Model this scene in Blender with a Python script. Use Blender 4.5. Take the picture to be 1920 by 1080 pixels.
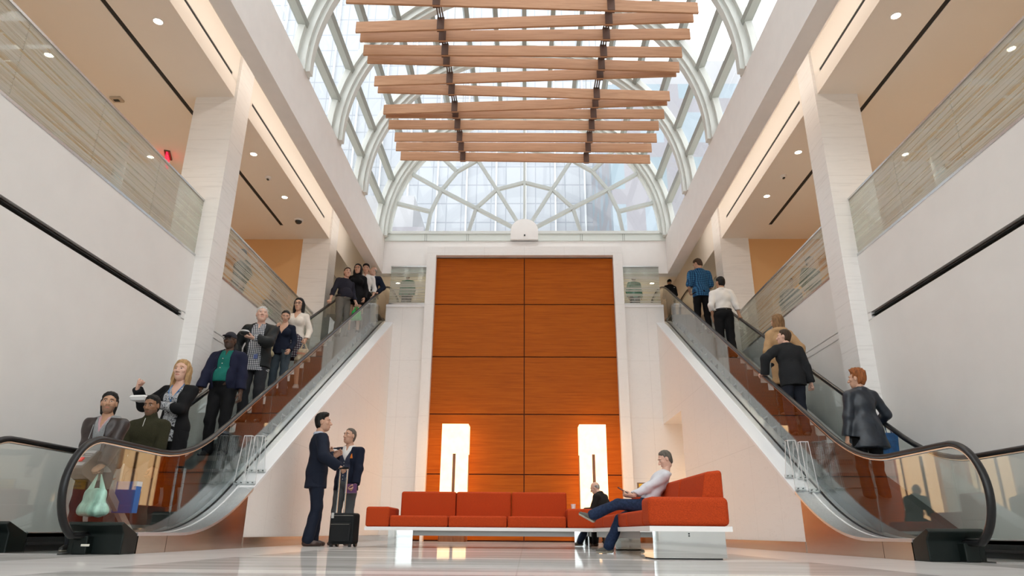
import bpy, bmesh, math, random
import numpy as np
from mathutils import Vector, Matrix
random.seed(7)
for _o in list(bpy.data.objects):
    bpy.data.objects.remove(_o, do_unlink=True)
SC = bpy.context.scene
COL = SC.collection
R = math.radians

# ---------------------------------------------------------------- camera, world, exposure
CAMP = np.array([.056, 0.0, .23])
_yaw, _pitch, _roll, FPX = R(1.264), R(19.707), R(.462), 1280.0
_c, _s = math.cos(_yaw), math.sin(_yaw)
FWD = np.array([-_s * math.cos(_pitch), _c * math.cos(_pitch), math.sin(_pitch)])
_rt = np.array([_c, _s, 0.0]); _up = np.cross(_rt, FWD)
RGT = _rt * math.cos(_roll) + _up * math.sin(_roll)
UPV = -_rt * math.sin(_roll) + _up * math.cos(_roll)
cam = bpy.data.cameras.new('camera'); cam_o = bpy.data.objects.new('camera', cam); COL.objects.link(cam_o)
cam.sensor_width = 36.0; cam.lens = 36.0 * FPX / 1920.0; cam.clip_end = 500; cam.clip_start = .05
M4 = Matrix([[RGT[0], UPV[0], -FWD[0], CAMP[0]], [RGT[1], UPV[1], -FWD[1], CAMP[1]], [RGT[2], UPV[2], -FWD[2], CAMP[2]], [0, 0, 0, 1]])
cam_o.matrix_world = M4
SC.camera = cam_o

def ray(px, py):                        # a viewing direction with unit depth (world Y)
    d = FWD + RGT * (px - 960) / FPX + UPV * (540 - py) / FPX
    return d / d[1]

W = bpy.data.worlds.new('overcast_sky'); SC.world = W; W.use_nodes = True
_bg = W.node_tree.nodes['Background']
_bg.inputs[0].default_value = (1.0, .985, .975, 1); _bg.inputs[1].default_value = 1.9
SC.view_settings.view_transform = 'Standard'; SC.view_settings.look = 'None'
SC.view_settings.gamma = 1; SC.view_settings.use_curve_mapping = False
SC.view_settings.exposure = 1.08
SC.cycles.max_bounces = 10; SC.cycles.diffuse_bounces = 8; SC.cycles.glossy_bounces = 4
SC.cycles.transparent_max_bounces = 24; SC.cycles.transmission_bounces = 6
SC.cycles.caustics_reflective = False; SC.cycles.caustics_refractive = False
SC.cycles.sample_clamp_indirect = 4.0
SC.cycles.use_denoising = True

# ---------------------------------------------------------------- object helpers
def tag(o, label=None, cat=None, group=None, kind=None):
    if label: o['label'] = label
    if cat: o['category'] = cat
    if group: o['group'] = group
    if kind: o['kind'] = kind
    return o

def thing(name, label, cat, loc=(0, 0, 0), rz=0.0, group=None, kind=None):
    o = bpy.data.objects.new(name, None); COL.objects.link(o)
    o.empty_display_size = .1
    o.location = loc; o.rotation_euler = (0, 0, rz)
    return tag(o, label, cat, group, kind)

class MB:
    def __init__(self):
        self.v = []; self.f = []; self.m = []
    def add(self, v, f, m=0):
        n = len(self.v)
        self.v += [tuple(p) for p in v]; self.f += [tuple(i + n for i in q) for q in f]; self.m += [m] * len(f)
        return self
    def box(self, a, b, m=0):
        x0, x1 = sorted((a[0], b[0])); y0, y1 = sorted((a[1], b[1])); z0, z1 = sorted((a[2], b[2]))
        v = [(x, y, z) for x in (x0, x1) for y in (y0, y1) for z in (z0, z1)]
        return self.add(v, [(0, 1, 3, 2), (4, 6, 7, 5), (0, 4, 5, 1), (2, 3, 7, 6), (0, 2, 6, 4), (1, 5, 7, 3)], m)
    def hexa(self, v8, m=0):            # eight corners ordered like box()
        return self.add(v8, [(0, 1, 3, 2), (4, 6, 7, 5), (0, 4, 5, 1), (2, 3, 7, 6), (0, 2, 6, 4), (1, 5, 7, 3)], m)
    def strip(self, top, bot, x0, x1, m=0):   # slab between two (y,z) curves, from x0 to x1
        n = len(top); v = []
        for (ty, tz), (by, bz) in zip(top, bot):
            v += [(x0, by, bz), (x0, ty, tz), (x1, ty, tz), (x1, by, bz)]
        f = []
        for i in range(n - 1):
            a, b = 4 * i, 4 * i + 4
            for k in range(4):
                f.append((a + k, a + (k + 1) % 4, b + (k + 1) % 4, b + k))
        f += [(3, 2, 1, 0), (4 * n - 4, 4 * n - 3, 4 * n - 2, 4 * n - 1)]
        return self.add(v, f, m)
    def prism(self, pts, axis, a, b, m=0):    # polygon pts extruded along axis from a to b
        n = len(pts)
        def P(p, t):
            if axis == 0: return (t, p[0], p[1])
            if axis == 1: return (p[0], t, p[1])
            return (p[0], p[1], t)
        v = [P(p, a) for p in pts] + [P(p, b) for p in pts]
        f = [tuple(range(n - 1, -1, -1)), tuple(range(n, 2 * n))]
        f += [(i, (i + 1) % n, n + (i + 1) % n, n + i) for i in range(n)]
        return self.add(v, f, m)
    def tube(self, pts, r, n=8, m=0, sx=1.0, sy=1.0, cap=True, up=(1, 0, 0)):
        P = [Vector(p) for p in pts]; v = []; f = []
        for i, p in enumerate(P):
            t = (P[min(i + 1, len(P) - 1)] - P[max(i - 1, 0)]).normalized()
            u = Vector(up); u = u - t * u.dot(t)
            if u.length < 1e-4:
                u = Vector((0, 1, 0)); u = u - t * u.dot(t)
            u.normalize(); w = t.cross(u)
            rr = r[i] if hasattr(r, '__len__') else r
            for k in range(n):
                a = 2 * math.pi * (k + .5) / n
                v.append(p + u * (math.cos(a) * rr * sx) + w * (math.sin(a) * rr * sy))
        for i in range(len(P) - 1):
            for k in range(n):
                f.append((i * n + k, i * n + (k + 1) % n, (i + 1) * n + (k + 1) % n, (i + 1) * n + k))
        if cap:
            f += [tuple(range(n - 1, -1, -1)), tuple((len(P) - 1) * n + k for k in range(n))]
        return self.add(v, f, m)
    def bar(self, a, b, w, h, m=0, up=(0, 0, 1)):
        a, b = Vector(a), Vector(b); t = (b - a).normalized(); u = Vector(up); u = (u - t * u.dot(t)).normalized(); s = t.cross(u)
        v = []
        for e in (a, b):
            for i in (-1, 1):
                for j in (-1, 1):
                    v.append(e + s * (i * w / 2) + u * (j * h / 2))
        return self.hexa(v, m)
    def disc(self, c, r, n=20, m=0, h=.01):
        pts = [(c[0] + r * math.cos(2 * math.pi * k / n), c[1] + r * math.sin(2 * math.pi * k / n)) for k in range(n)]
        return self.prism(pts, 2, c[2], c[2] + h, m)
    def lathe(self, prof, c=(0, 0, 0), n=20, m=0):
        v = []; f = []
        for r, z in prof:
            for k in range(n):
                a = 2 * math.pi * k / n
                v.append((c[0] + r * math.cos(a), c[1] + r * math.sin(a), c[2] + z))
        for i in range(len(prof) - 1):
            for k in range(n):
                f.append((i * n + k, i * n + (k + 1) % n, (i + 1) * n + (k + 1) % n, (i + 1) * n + k))
        return self.add(v, f, m)
    def build(self, name, mats, parent=None, smooth=False, bevel=0, seg=2, kind=None, sharp=None, world=False):
        me = bpy.data.meshes.new(name)
        if world and parent:            # the shape was given in room coordinates
            q = Matrix.Translation(parent.location) @ Matrix.Rotation(parent.rotation_euler[2], 4, 'Z')
            if parent.parent: q = Matrix.Translation(parent.parent.location) @ Matrix.Rotation(parent.parent.rotation_euler[2], 4, 'Z') @ q
            q = q.inverted(); self.v = [tuple(q @ Vector(p)) for p in self.v]
        me.from_pydata(self.v, [], self.f)
        bm = bmesh.new(); bm.from_mesh(me)
        for i, fc in enumerate(bm.faces): fc.material_index = self.m[i]
        bmesh.ops.recalc_face_normals(bm, faces=bm.faces)
        bm.to_mesh(me); bm.free()
        if not isinstance(mats, (list, tuple)): mats = [mats]
        for mt in mats: me.materials.append(mt)
        if smooth:
            me.polygons.foreach_set('use_smooth', [True] * len(me.polygons))
            me.set_sharp_from_angle(angle=R(sharp or 40))
        o = bpy.data.objects.new(name, me); COL.objects.link(o)
        if parent: o.parent = parent
        if kind: o['kind'] = kind
        if bevel:
            b = o.modifiers.new('bevel', 'BEVEL'); b.width = bevel; b.segments = seg; b.limit_method = 'ANGLE'
            me.polygons.foreach_set('use_smooth', [True] * len(me.polygons))
            w = o.modifiers.new('wn', 'WEIGHTED_NORMAL'); w.keep_sharp = True
        return o

def text(body, size, mat, parent, loc, rot=(90, 0, 0), name='lettering', shear=0.0, ext=.0006, align='CENTER'):
    cu = bpy.data.curves.new(name, 'FONT'); cu.body = body; cu.size = size; cu.extrude = ext; cu.align_x = align; cu.align_y = 'CENTER'; cu.shear = shear
    cu.materials.append(mat)
    tmp = bpy.data.objects.new(name, cu)
    me = bpy.data.meshes.new_from_object(tmp); bpy.data.objects.remove(tmp)
    o = bpy.data.objects.new(name, me); COL.objects.link(o); o.parent = parent; o.location = loc; o.rotation_euler = [R(a) for a in rot]
    return o

def copy_tree(o, parent=None):
    c = o.copy(); COL.objects.link(c)
    if parent: c.parent = parent
    for ch in list(o.children): copy_tree(ch, c)
    return c

# ---------------------------------------------------------------- materials
MATS = {}
class NT:
    def __init__(self, name):
        self.mat = bpy.data.materials.new(name); self.mat.use_nodes = True
        self.t = self.mat.node_tree; self.n = self.t.nodes; self.b = self.n['Principled BSDF']; self.out = self.n['Material Output']
    def node(self, ty, **kw):
        n = self.n.new(ty)
        for k, v in kw.items():
            if k.startswith('i_'):
                key = k[2:].replace('_', ' ')
                n.inputs[int(key) if key.isdigit() else key].default_value = v
            else: setattr(n, k, v)
        return n
    def link(self, a, b): self.t.links.new(a, b)
    def pos(self, scale=(1, 1, 1), rot=(0, 0, 0), obj=False, loc=(0, 0, 0)):
        if obj: src = self.node('ShaderNodeTexCoord').outputs['Object']
        else: src = self.node('ShaderNodeNewGeometry').outputs['Position']
        m = self.node('ShaderNodeMapping'); m.inputs['Scale'].default_value = scale; m.inputs['Rotation'].default_value = rot; m.inputs['Location'].default_value = loc
        self.link(src, m.inputs[0]); return m.outputs[0]
    def noise(self, vec, scale, detail=4, rough=.55, dist=0):
        n = self.node('ShaderNodeTexNoise'); n.inputs['Scale'].default_value = scale; n.inputs['Detail'].default_value = detail
        n.inputs['Roughness'].default_value = rough; n.inputs['Distortion'].default_value = dist
        self.link(vec, n.inputs['Vector']); return n.outputs['Fac']
    def ramp(self, fac, stops, interp='LINEAR'):
        r = self.node('ShaderNodeValToRGB'); r.color_ramp.interpolation = interp
        e = r.color_ramp.elements
        while len(e) > 1: e.remove(e[-1])
        e[0].position = stops[0][0]; e[0].color = (*stops[0][1], 1) if len(stops[0][1]) == 3 else stops[0][1]
        for p, c in stops[1:]:
            q = e.new(p); q.color = (*c, 1) if len(c) == 3 else c
        self.link(fac, r.inputs[0]); return r.outputs[0]
    def math(self, op, a, b=None, c=None):
        m = self.node('ShaderNodeMath', operation=op)
        for i, x in enumerate((a, b, c)):
            if x is None: continue
            if isinstance(x, (int, float)): m.inputs[i].default_value = x
            else: self.link(x, m.inputs[i])
        return m.outputs[0]
    def mix(self, fac, a, b, blend='MIX'):
        m = self.node('ShaderNodeMix', data_type='RGBA', blend_type=blend)
        for i, x in ((0, fac), (6, a), (7, b)):
            if isinstance(x, (int, float)): m.inputs[i].default_value = x
            elif isinstance(x, tuple): m.inputs[i].default_value = (*x, 1) if len(x) == 3 else x
            else: self.link(x, m.inputs[i])
        return m.outputs[2]
    def col(self, x):
        if isinstance(x, tuple): self.b.inputs['Base Color'].default_value = (*x, 1)
        else: self.link(x, self.b.inputs['Base Color'])
        return self
    def set(self, **kw):
        for k, v in kw.items(): self.b.inputs[k.replace('_', ' ')].default_value = v
        return self
    def bump(self, h, strength=.2, dist=.01):
        b = self.node('ShaderNodeBump'); b.inputs['Strength'].default_value = strength; b.inputs['Distance'].default_value = dist
        self.link(h, b.inputs['Height']); self.link(b.outputs[0], self.b.inputs['Normal']); return self
    def sep(self, vec):
        s = self.node('ShaderNodeSeparateXYZ'); self.link(vec, s.inputs[0]); return s.outputs

def plain(name, col, rough=.5, metal=0.0, spec=.5, noise=0, nscale=60, obj=True):
    if name in MATS: return MATS[name]
    t = NT(name); t.set(Roughness=rough, Metallic=metal); t.b.inputs['Specular IOR Level'].default_value = spec
    if noise:
        f = t.noise(t.pos(obj=obj), nscale, 3)
        t.col(t.ramp(f, [(.3, tuple(c * (1 - noise) for c in col)), (.7, tuple(min(1, c * (1 + noise)) for c in col))]))
    else: t.col(col)
    MATS[name] = t.mat; return t.mat

def joints(t, u, v, du, dv, w=.006, off=0.0):   # 1 on the thin joint lines of a du x dv grid
    a = t.math('ABSOLUTE', t.math('SUBTRACT', t.math('FRACT', t.math('ADD', t.math('DIVIDE', u, du), off)), .5))
    b = t.math('ABSOLUTE', t.math('SUBTRACT', t.math('FRACT', t.math('DIVIDE', v, dv)), .5))
    ja = t.math('GREATER_THAN', a, .5 - w / du); jb = t.math('GREATER_THAN', b, .5 - w / dv)
    return t.math('MAXIMUM', ja, jb)

def m_marble(name, col=(.82, .79, .765), du=1.2, dv=1.63, side=True):
    t = NT(name); t.set(Roughness=.42)
    p = t.pos(scale=(1, .55, 2.2), rot=(R(20), 0, 0))
    n1 = t.noise(p, 1.6, 7, .6, 1.2); n2 = t.noise(t.pos(scale=(3, 1.2, 14)), 2.2, 5, .6, .3)
    c = t.ramp(n1, [(.30, tuple(x * .97 for x in col)), (.5, col), (.7, tuple(x * .985 for x in col))])
    vein = t.ramp(n1, [(.485, (0, 0, 0)), (.5, (1, 1, 1)), (.515, (0, 0, 0))])
    vein2 = t.math('MULTIPLY', vein, t.math('MULTIPLY', t.math('GREATER_THAN', n2, .5), .16))
    c = t.mix(vein2, c, (.5, .46, .43))
    s = t.sep(t.pos())
    u = s[1] if side else s[0]
    c = t.mix(t.math('MULTIPLY', joints(t, u, s[2], du, dv, .005), .22), c, (.35, .32, .3))
    t.col(c); return t.mat
def m_column(name):
    t = NT(name); t.set(Roughness=.4); col = (.83, .81, .79)
    n2 = t.noise(t.pos(scale=(.7, .7, 9)), 2.4, 6, .62, .5)
    c = t.ramp(n2, [(.28, (.74, .72, .7)), (.45, col), (.8, (.86, .84, .82))])
    s = t.sep(t.pos())
    j = t.math('GREATER_THAN', t.math('ABSOLUTE', t.math('SUBTRACT', t.math('FRACT', t.math('DIVIDE', s[2], .78)), .5)), .494)
    t.col(t.mix(t.math('MULTIPLY', j, .25), c, (.4, .37, .35))); return t.mat
def m_floor():
    t = NT('floor_stone'); t.set(Roughness=.055); t.b.inputs['Specular IOR Level'].default_value = .45
    f = t.noise(t.pos(scale=(.35, 2.6, 1)), 1.5, 8, .62, .8)
    grey = t.ramp(f, [(.25, (.33, .32, .31)), (.45, (.47, .455, .44)), (.6, (.56, .545, .53)), (.8, (.68, .66, .64))])
    f2 = t.noise(t.pos(scale=(.5, 1.2, 1)), 1.4, 6, .6, .6)
    white = t.ramp(f2, [(.3, (.68, .66, .64)), (.6, (.76, .74, .72))])
    s = t.sep(t.pos())
    ax = t.math('ABSOLUTE', s[0])
    band = t.math('MULTIPLY', t.math('GREATER_THAN', ax, 2.6), t.math('LESS_THAN', ax, 3.86))   # pale band either side, the white walls' reflection painted into the stone
    c = t.mix(band, grey, white)
    b2 = t.math('GREATER_THAN', t.math('FRACT', t.math('DIVIDE', t.math('ADD', s[1], .35), 2.45)), .86)
    c = t.mix(t.math('MULTIPLY', b2, t.math('LESS_THAN', ax, 2.6)), c, white)
    c = t.mix(t.math('MULTIPLY', joints(t, s[0], s[1], 1.22, .61, .004), .35), c, (.3, .28, .27))
    t.col(c)
    t.set(Roughness=.6); t.b.inputs['Specular IOR Level'].default_value = 0
    gl = t.node('ShaderNodeBsdfGlossy'); gl.inputs['Roughness'].default_value = .05; mx = t.node('ShaderNodeMixShader')
    fr = t.node('ShaderNodeFresnel'); fr.inputs[0].default_value = 1.45
    t.link(t.math('MULTIPLY', fr.outputs[0], .62), mx.inputs[0]); t.link(t.b.outputs[0], mx.inputs[1]); t.link(gl.outputs[0], mx.inputs[2]); t.link(mx.outputs[0], t.out.inputs[0])
    return t.mat
def m_wood(name, c0, c1, c2, axis=0, rough=.35, grain=30, spec=.5):
    t = NT(name); t.set(Roughness=rough); t.b.inputs['Specular IOR Level'].default_value = spec
    sc = [grain, grain, grain]; sc[axis] = 1.1
    f = t.noise(t.pos(scale=tuple(sc)), 1.0, 6, .65, .2)
    f2 = t.noise(t.pos(scale=(.9, .9, .9)), 1.2, 3)
    c = t.ramp(f, [(.3, c0), (.5, c1), (.72, c2)])
    c = t.mix(t.math('MULTIPLY', f2, .35), c, c0)
    t.col(c); return t.mat
def fres(n):
    fr = n.node('ShaderNodeFresnel'); bf = n.node('ShaderNodeNewGeometry').outputs['Backfacing']
    n.link(n.math('SUBTRACT', 1.5, n.math('MULTIPLY', bf, 1.5 - 1 / 1.5)), fr.inputs[0]); return fr.outputs[0]
def m_glass(name, tint=(.93, .97, .96), refl=1.0, rough=0.0):
    t = NT(name); n = t
    tr = n.node('ShaderNodeBsdfTransparent'); tr.inputs[0].default_value = (*tint, 1)
    gl = n.node('ShaderNodeBsdfGlossy'); gl.inputs['Roughness'].default_value = rough
    mx = n.node('ShaderNodeMixShader')
    f = n.math('MINIMUM', n.math('MULTIPLY', fres(n), refl), 1.0)
    n.link(f, mx.inputs[0]); n.link(tr.outputs[0], mx.inputs[1]); n.link(gl.outputs[0], mx.inputs[2])
    n.link(mx.outputs[0], n.out.inputs[0]); t.n.remove(t.b); return t.mat
def m_frit(name, axis):   # clear glass printed with irregular fine white lines running along one axis
    t = NT(name); n = t
    tr = n.node('ShaderNodeBsdfTransparent'); tr.inputs[0].default_value = (.9, .95, .93, 1)
    gl = n.node('ShaderNodeBsdfGlossy'); gl.inputs['Roughness'].default_value = 0
    mx = n.node('ShaderNodeMixShader'); n.link(fres(n), mx.inputs[0]); n.link(tr.outputs[0], mx.inputs[1]); n.link(gl.outputs[0], mx.inputs[2])
    sc = [.2, .2, 85.0]; sc[1 - axis] = .0
    wob = n.noise(n.pos(scale=tuple(sc)), 1.0, 1.5, .5, .0)
    sz = n.sep(n.pos())[2]
    line = n.math('GREATER_THAN', wob, .5)
    df = n.node('ShaderNodeBsdfDiffuse'); df.inputs[0].default_value = (.70, .69, .65, 1)
    tl = n.node('ShaderNodeBsdfTranslucent'); tl.inputs[0].default_value = (.70, .69, .65, 1)
    m3 = n.node('ShaderNodeMixShader'); m3.inputs[0].default_value = .4; n.link(df.outputs[0], m3.inputs[1]); n.link(tl.outputs[0], m3.inputs[2])
    m2 = n.node('ShaderNodeMixShader'); n.link(n.math('MULTIPLY', line, .72), m2.inputs[0]); n.link(mx.outputs[0], m2.inputs[1]); n.link(m3.outputs[0], m2.inputs[2])
    n.link(m2.outputs[0], n.out.inputs[0]); t.n.remove(t.b); return t.mat
def m_emit(name, col, strength):
    t = NT(name); t.col(tuple(c * .4 for c in col)).set(Roughness=.6); t.b.inputs['Emission Color'].default_value = (*col, 1); t.b.inputs['Emission Strength'].default_value = strength; return t.mat
def m_fabric(name, col, var=.25, scale=420, rough=.85):
    t = NT(name); t.set(Roughness=rough); t.b.inputs['Specular IOR Level'].default_value = .2
    f = t.noise(t.pos(scale=(.45, .45, 1.6)), scale, 3, .7)
    t.col(t.ramp(f, [(.3, tuple(c * (1 - var) for c in col)), (.7, tuple(min(1, c * (1 + var)) for c in col))]))
    t.bump(f, .25, .002); return t.mat
def m_steel(name, col=(.62, .62, .61), rough=.28, axis=1):
    t = NT(name); t.set(Roughness=rough, Metallic=1.0)
    sc = [60, 60, 60]; sc[axis] = 1.5
    f = t.noise(t.pos(scale=tuple(sc)), 1, 3)
    t.col(t.ramp(f, [(.3, tuple(c * .92 for c in col)), (.7, tuple(c * 1.05 for c in col))])); return t.mat

WHITE = plain('white_plaster', (.85, .815, .79), .6, noise=.02, nscale=3, obj=False)
LOWWALL = plain('lower_white_plaster', (.80, .775, .75), .6, noise=.02, nscale=2, obj=False)
SOFFIT = plain('soffit_paint', (.84, .78, .71), .7)
ORANGE = plain('ochre_paint', (.68, .40, .18), .7)
MARBLE_Y = m_marble('marble_side', side=True); MARBLE_X = m_marble('marble_front', side=False)
COLUMN = m_column('column_stone'); FLOORM = m_floor()
VENEER = m_wood('red_veneer', (.29, .060, .003), (.40, .090, .004), (.48, .124, .007), 0, .5, 34, .12)
SLATW = m_wood('cedar', (.40, .185, .085), (.52, .265, .135), (.60, .33, .18), 0, .45, 26)
LAMPW = m_wood('lamp_wood', (.20, .06, .012), (.28, .09, .018), (.33, .12, .03), 2, .4, 40)
CLEAR = m_glass('clear_glass'); VAULTG = m_glass('vault_glass', (.89, .935, .95), .8)
BALG = m_glass('balustrade_glass', (.945, .975, .965), 1.0)
ACRYL = m_glass('acrylic', (.96, .97, .97), 1.6)
FRIT_Y = m_frit('frit_glass_side', 1); FRIT_X = m_frit('frit_glass_front', 0)
STEEL = m_steel('brushed_steel', (.66, .67, .67), .25); BRONZE = m_steel('warm_steel', (.56, .47, .40), .22)
DECKM = m_steel('deck_steel', (.80, .83, .86), .33)
MIRROR = plain('mirror_steel', (.62, .63, .62), .03, 1.0)
BLACK = plain('black_gap', (.012, .012, .012), .6); DARK = plain('dark_metal', (.05, .06, .058), .35, .6)
RUBBER = plain('handrail_rubber', (.010, .010, .011), .34, spec=.4)
SOFAF = m_fabric('orange_wool', (.43, .048, .008), .42, 190)
LAM = plain('white_laminate', (.82, .80, .79), .35)
VFRAME = plain('vault_white', (.70, .72, .69), .45); PURL = plain('purlin_grey', (.38, .40, .37), .5)
# ---------------------------------------------------------------- daylight: the sky, plus the room's downlights further down
# ---------------------------------------------------------------- the shell
XI, XF, XW, XC, XO = 3.87, 4.30, 5.675, 5.42, 11.6       # inner wall, fascia, gallery wall, column face, gallery back wall
YB, YFRONT = 19.2, -9.0
ZF, ZV, ZS, ZG, ZL = 7.58, 8.75, 7.95, 4.60, 6.40         # fascia bottom, vault spring, soffit, gallery floor, landing floor
def struct(name, mb, mat, label=None, **kw):
    o = mb.build(name, mat, kind='structure', **kw)
    if label: o['label'] = label
    return o
struct('floor', MB().box((-XO, YFRONT, -.3), (XO, 30, 0)), FLOORM)
def deck_line(y): return .73 + .577 * (y - 10)
SIDE = {-1: 'left', 1: 'right'}
for s in (-1, 1):
    nm = SIDE[s]
    # marble wall below the escalator (the right one has a recess by the back wall)
    m = MB(); z = deck_line
    if s < 0:
        m.prism([(10.0, 0), (YB, 0), (YB, z(YB) - .02), (10.0, z(10) - .02)], 0, s * XI, s * (XI + .25))
    else:
        m.prism([(10.0, 0), (16.93, 0), (16.93, z(16.93) - .02), (10.0, z(10) - .02)], 0, XI, XI + .25)
        m.prism([(16.93, 3.09), (YB, 3.09), (YB, z(YB) - .02), (16.93, z(16.93) - .02)], 0, XI, XI + .25)
        m.box((XI + .25, 16.93 - .2, 0), (XI + 1.2, 16.93, 3.3)).box((XI + .25, 16.93, 3.09), (XI + 1.2, YB, 3.3)).box((XI + 1.2, 16.73, 0), (XI + 1.3, YB, 3.3))
    struct('wall_under_escalator_' + nm, m, MARBLE_Y)
    if s < 0: b = MB().box((s * (XI - .012), 10.0, 0), (s * XI, YB, .14))
    else: b = MB().box((XI - .012, 10.0, 0), (XI, 16.93, .14))
    struct('baseboard_' + nm, b, BRONZE)
    # gallery wall beside the escalator with its slot diffuser
    m = MB()
    m.box((s * XW, YFRONT, 0), (s * (XW + .25), YB, 3.55)).box((s * XW, YFRONT, 3.66), (s * (XW + .25), YB, 4.69))
    m.box((s * XW, 10.72, 3.54), (s * (XW + .25), YB, 3.67))
    m.box((s * (XW + .06), YFRONT, 3.5), (s * (XW + .25), 10.75, 3.7), 1)
    m.box((s * (XW + .001), YFRONT, 3.602), (s * (XW + .07), 10.72, 3.609), 1)
    struct('wall_gallery_' + nm, m, [LOWWALL, BLACK])
    struct('floor_gallery_' + nm, MB().box((s * (XW + .25), YFRONT, ZG - .3), (s * XO, 17.45, ZG)), plain('gallery_floor', (.72, .67, .6), .3))
    struct('wall_gallery_end_' + nm, MB().box((s * 6.15, 17.5, ZG - .3), (s * XO, 17.7, ZS)), ORANGE)
    struct('wall_gallery_back_' + nm, MB().box((s * XO, YFRONT, ZG - .3), (s * (XO + .2), 26.2, ZS + .1)), ORANGE)
    # soffit, the cove face with its slot, the fascia beam
    m = MB(); g = .045
    xs = 6.51
    m.box((s * 5.62, YFRONT, ZS), (s * (xs - g), 26, ZS + .15)).box((s * (xs + g), YFRONT, ZS), (s * XO, 26, ZS + .15))
    for a, b_ in ((11.45, 13.4), (16.58, 26)):
        m.box((s * (xs - g), a, ZS), (s * (xs + g), b_, ZS + .15))
    m.box((s * (xs - g), YFRONT, ZS + .012), (s * (xs + g), 11.45, ZS + .14), 1).box((s * (xs - g), 13.4, ZS + .012), (s * (xs + g), 16.58, ZS + .14), 1)
    struct('ceiling_gallery_' + nm, m, [SOFFIT, BLACK])
    m = MB()
    m.box((s * 5.47, YFRONT, ZS), (s * 5.62, 26, 8.28)).box((s * 5.47, YFRONT, 8.345), (s * 5.62, 26, 8.95))
    m.box((s * 5.48, YFRONT, 8.275), (s * 5.6, 10.62, 8.35), 1).box((s * 5.48, 11.6, 8.275), (s * 5.6, 16.85, 8.35), 1)
    for a, b_ in ((10.62, 11.6), (16.85, 26)): m.box((s * 5.47, a, 8.27), (s * 5.62, b_, 8.35))
    m.box((s * 4.62, YFRONT, 8.90), (s * 5.62, 26, 9.05)).box((s * 4.62, YB + .3, 8.0), (s * 4.7, 26, 8.9))
    struct('trim_cove_' + nm, m, [SOFFIT, BLACK])
    struct('wall_fascia_' + nm, MB().box((s * XF, YFRONT, ZF), (s * 4.62, YB, ZV)).box((s * 4.45, YFRONT, ZV), (s * 4.62, YB, 9.0)), WHITE)
    for ya, yb in ((10.84, 11.42), (17.45, 18.1)):
        struct('column', MB().box((s * XC, ya, 0), (s * 6.2, yb, 8.92)), COLUMN, 'white veined stone pier on the %s between the galleries, %s' % (nm, 'nearer the camera' if ya < 12 else 'further from the camera'))
    struct('column', MB().box((s * XC, 4.2, 0), (s * 6.2, 4.8, 8.92)), COLUMN, 'white veined stone pier on the %s before the escalator landing' % nm)
    # landing beyond the back wall
struct('floor_landing', MB().box((-4.1, YB + .22, ZL - .35), (4.1, 26, ZL)).box((-XO, 20.2, ZL - .35), (-4.1, 26, ZL)).box((4.1, 20.2, ZL - .35), (XO, 26, ZL))
       .box((-XO, 18.1, ZL - .35), (-5.6, 20.2, ZL)).box((5.6, 18.1, ZL - .35), (XO, 20.2, ZL)), plain('landing_floor', (.6, .57, .54), .3))
struct('ceiling_landing', MB().box((-4.62, YB + .3, 8.0), (4.62, 26, 8.15)), SOFFIT)
struct('wall_landing_back', MB().box((-XO, 26, ZL - .4), (XO, 26.2, 9.05)), ORANGE)
# back wall: flanks below the ledge, band above the opening, lunette plinth
for s in (-1, 1):
    struct('wall_back_' + SIDE[s], MB().box((s * 2.7, YB, 0), (s * 4.1, YB + .22, 6.5)).box((s * 4.1, YB, 0), (s * 5.6, YB + .22, 6.0)), MARBLE_X)
    struct('wall_back_upper_' + SIDE[s], MB().box((s * 2.7, YB + .02, ZF), (s * 4.62, YB + .3, 8.66)), WHITE)
struct('wall_back_core', MB().box((-2.7, YB + .14, 0), (2.7, YB + .3, 8.3)), LOWWALL)
struct('wall_back_top', MB().box((-2.7, YB + .02, 8.3), (2.7, YB + .3, 8.66)), WHITE)
struct('trim_ledge', MB().box((-4.1, YB - .03, 6.5), (-2.9, YB + .24, 6.58)).box((2.9, YB - .03, 6.5), (4.1, YB + .24, 6.58)), LAM)
struct('baseboard_back', MB().box((-XI, YB - .012, 0), (-2.93, YB, .14)).box((2.93, YB - .012, 0), (4.1, YB, .14)), STEEL)
# panel surround
m = MB()
for s in (-1, 1): m.box((s * 2.655, 18.98, 0), (s * 2.93, YB, 8.36))
m.box((-2.655, 18.98, 8.08), (2.655, YB, 8.36))
struct('trim_panel_surround', m, MARBLE_X)
# glazed front behind the camera (daylight comes through it)
struct('wall_front', MB().box((-XO, YFRONT - .3, ZS), (-5.62, YFRONT, 9.0)).box((5.62, YFRONT - .3, ZS), (XO, YFRONT, 9.0)).box((-XO, YFRONT - .3, 0), (-5.7, YFRONT, ZG)).box((5.7, YFRONT - .3, 0), (XO, YFRONT, ZG)), WHITE)
wf = None
m = MB()
for i in range(9): m.box((-5.6 + 11.2 * i / 8 - .05, YFRONT - .15, 0), (-5.6 + 11.2 * i / 8 + .05, YFRONT, 9.0))
for z in (2.6, 5.2, 7.8, 9.0): m.box((-5.6, YFRONT - .15, z - .05), (5.6, YFRONT, z + .05))
for s in (-1, 1):
    for x in (5.75, 8.6, 11.5): m.box((s * x - .05, YFRONT - .15, ZG), (s * x + .05, YFRONT, ZS))
    m.box((s * 5.75, YFRONT - .15, ZG), (s * 11.5, YFRONT, ZG + .1))
wf = m.build('window_1', VFRAME, kind='structure')
MB().box((-5.6, YFRONT - .08, 0), (5.6, YFRONT - .07, 9.0)).box((-11.5, YFRONT - .08, ZG), (-5.7, YFRONT - .07, ZS)).box((5.7, YFRONT - .08, ZG), (11.5, YFRONT - .07, ZS)).build('pane', VAULTG, wf)
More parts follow.
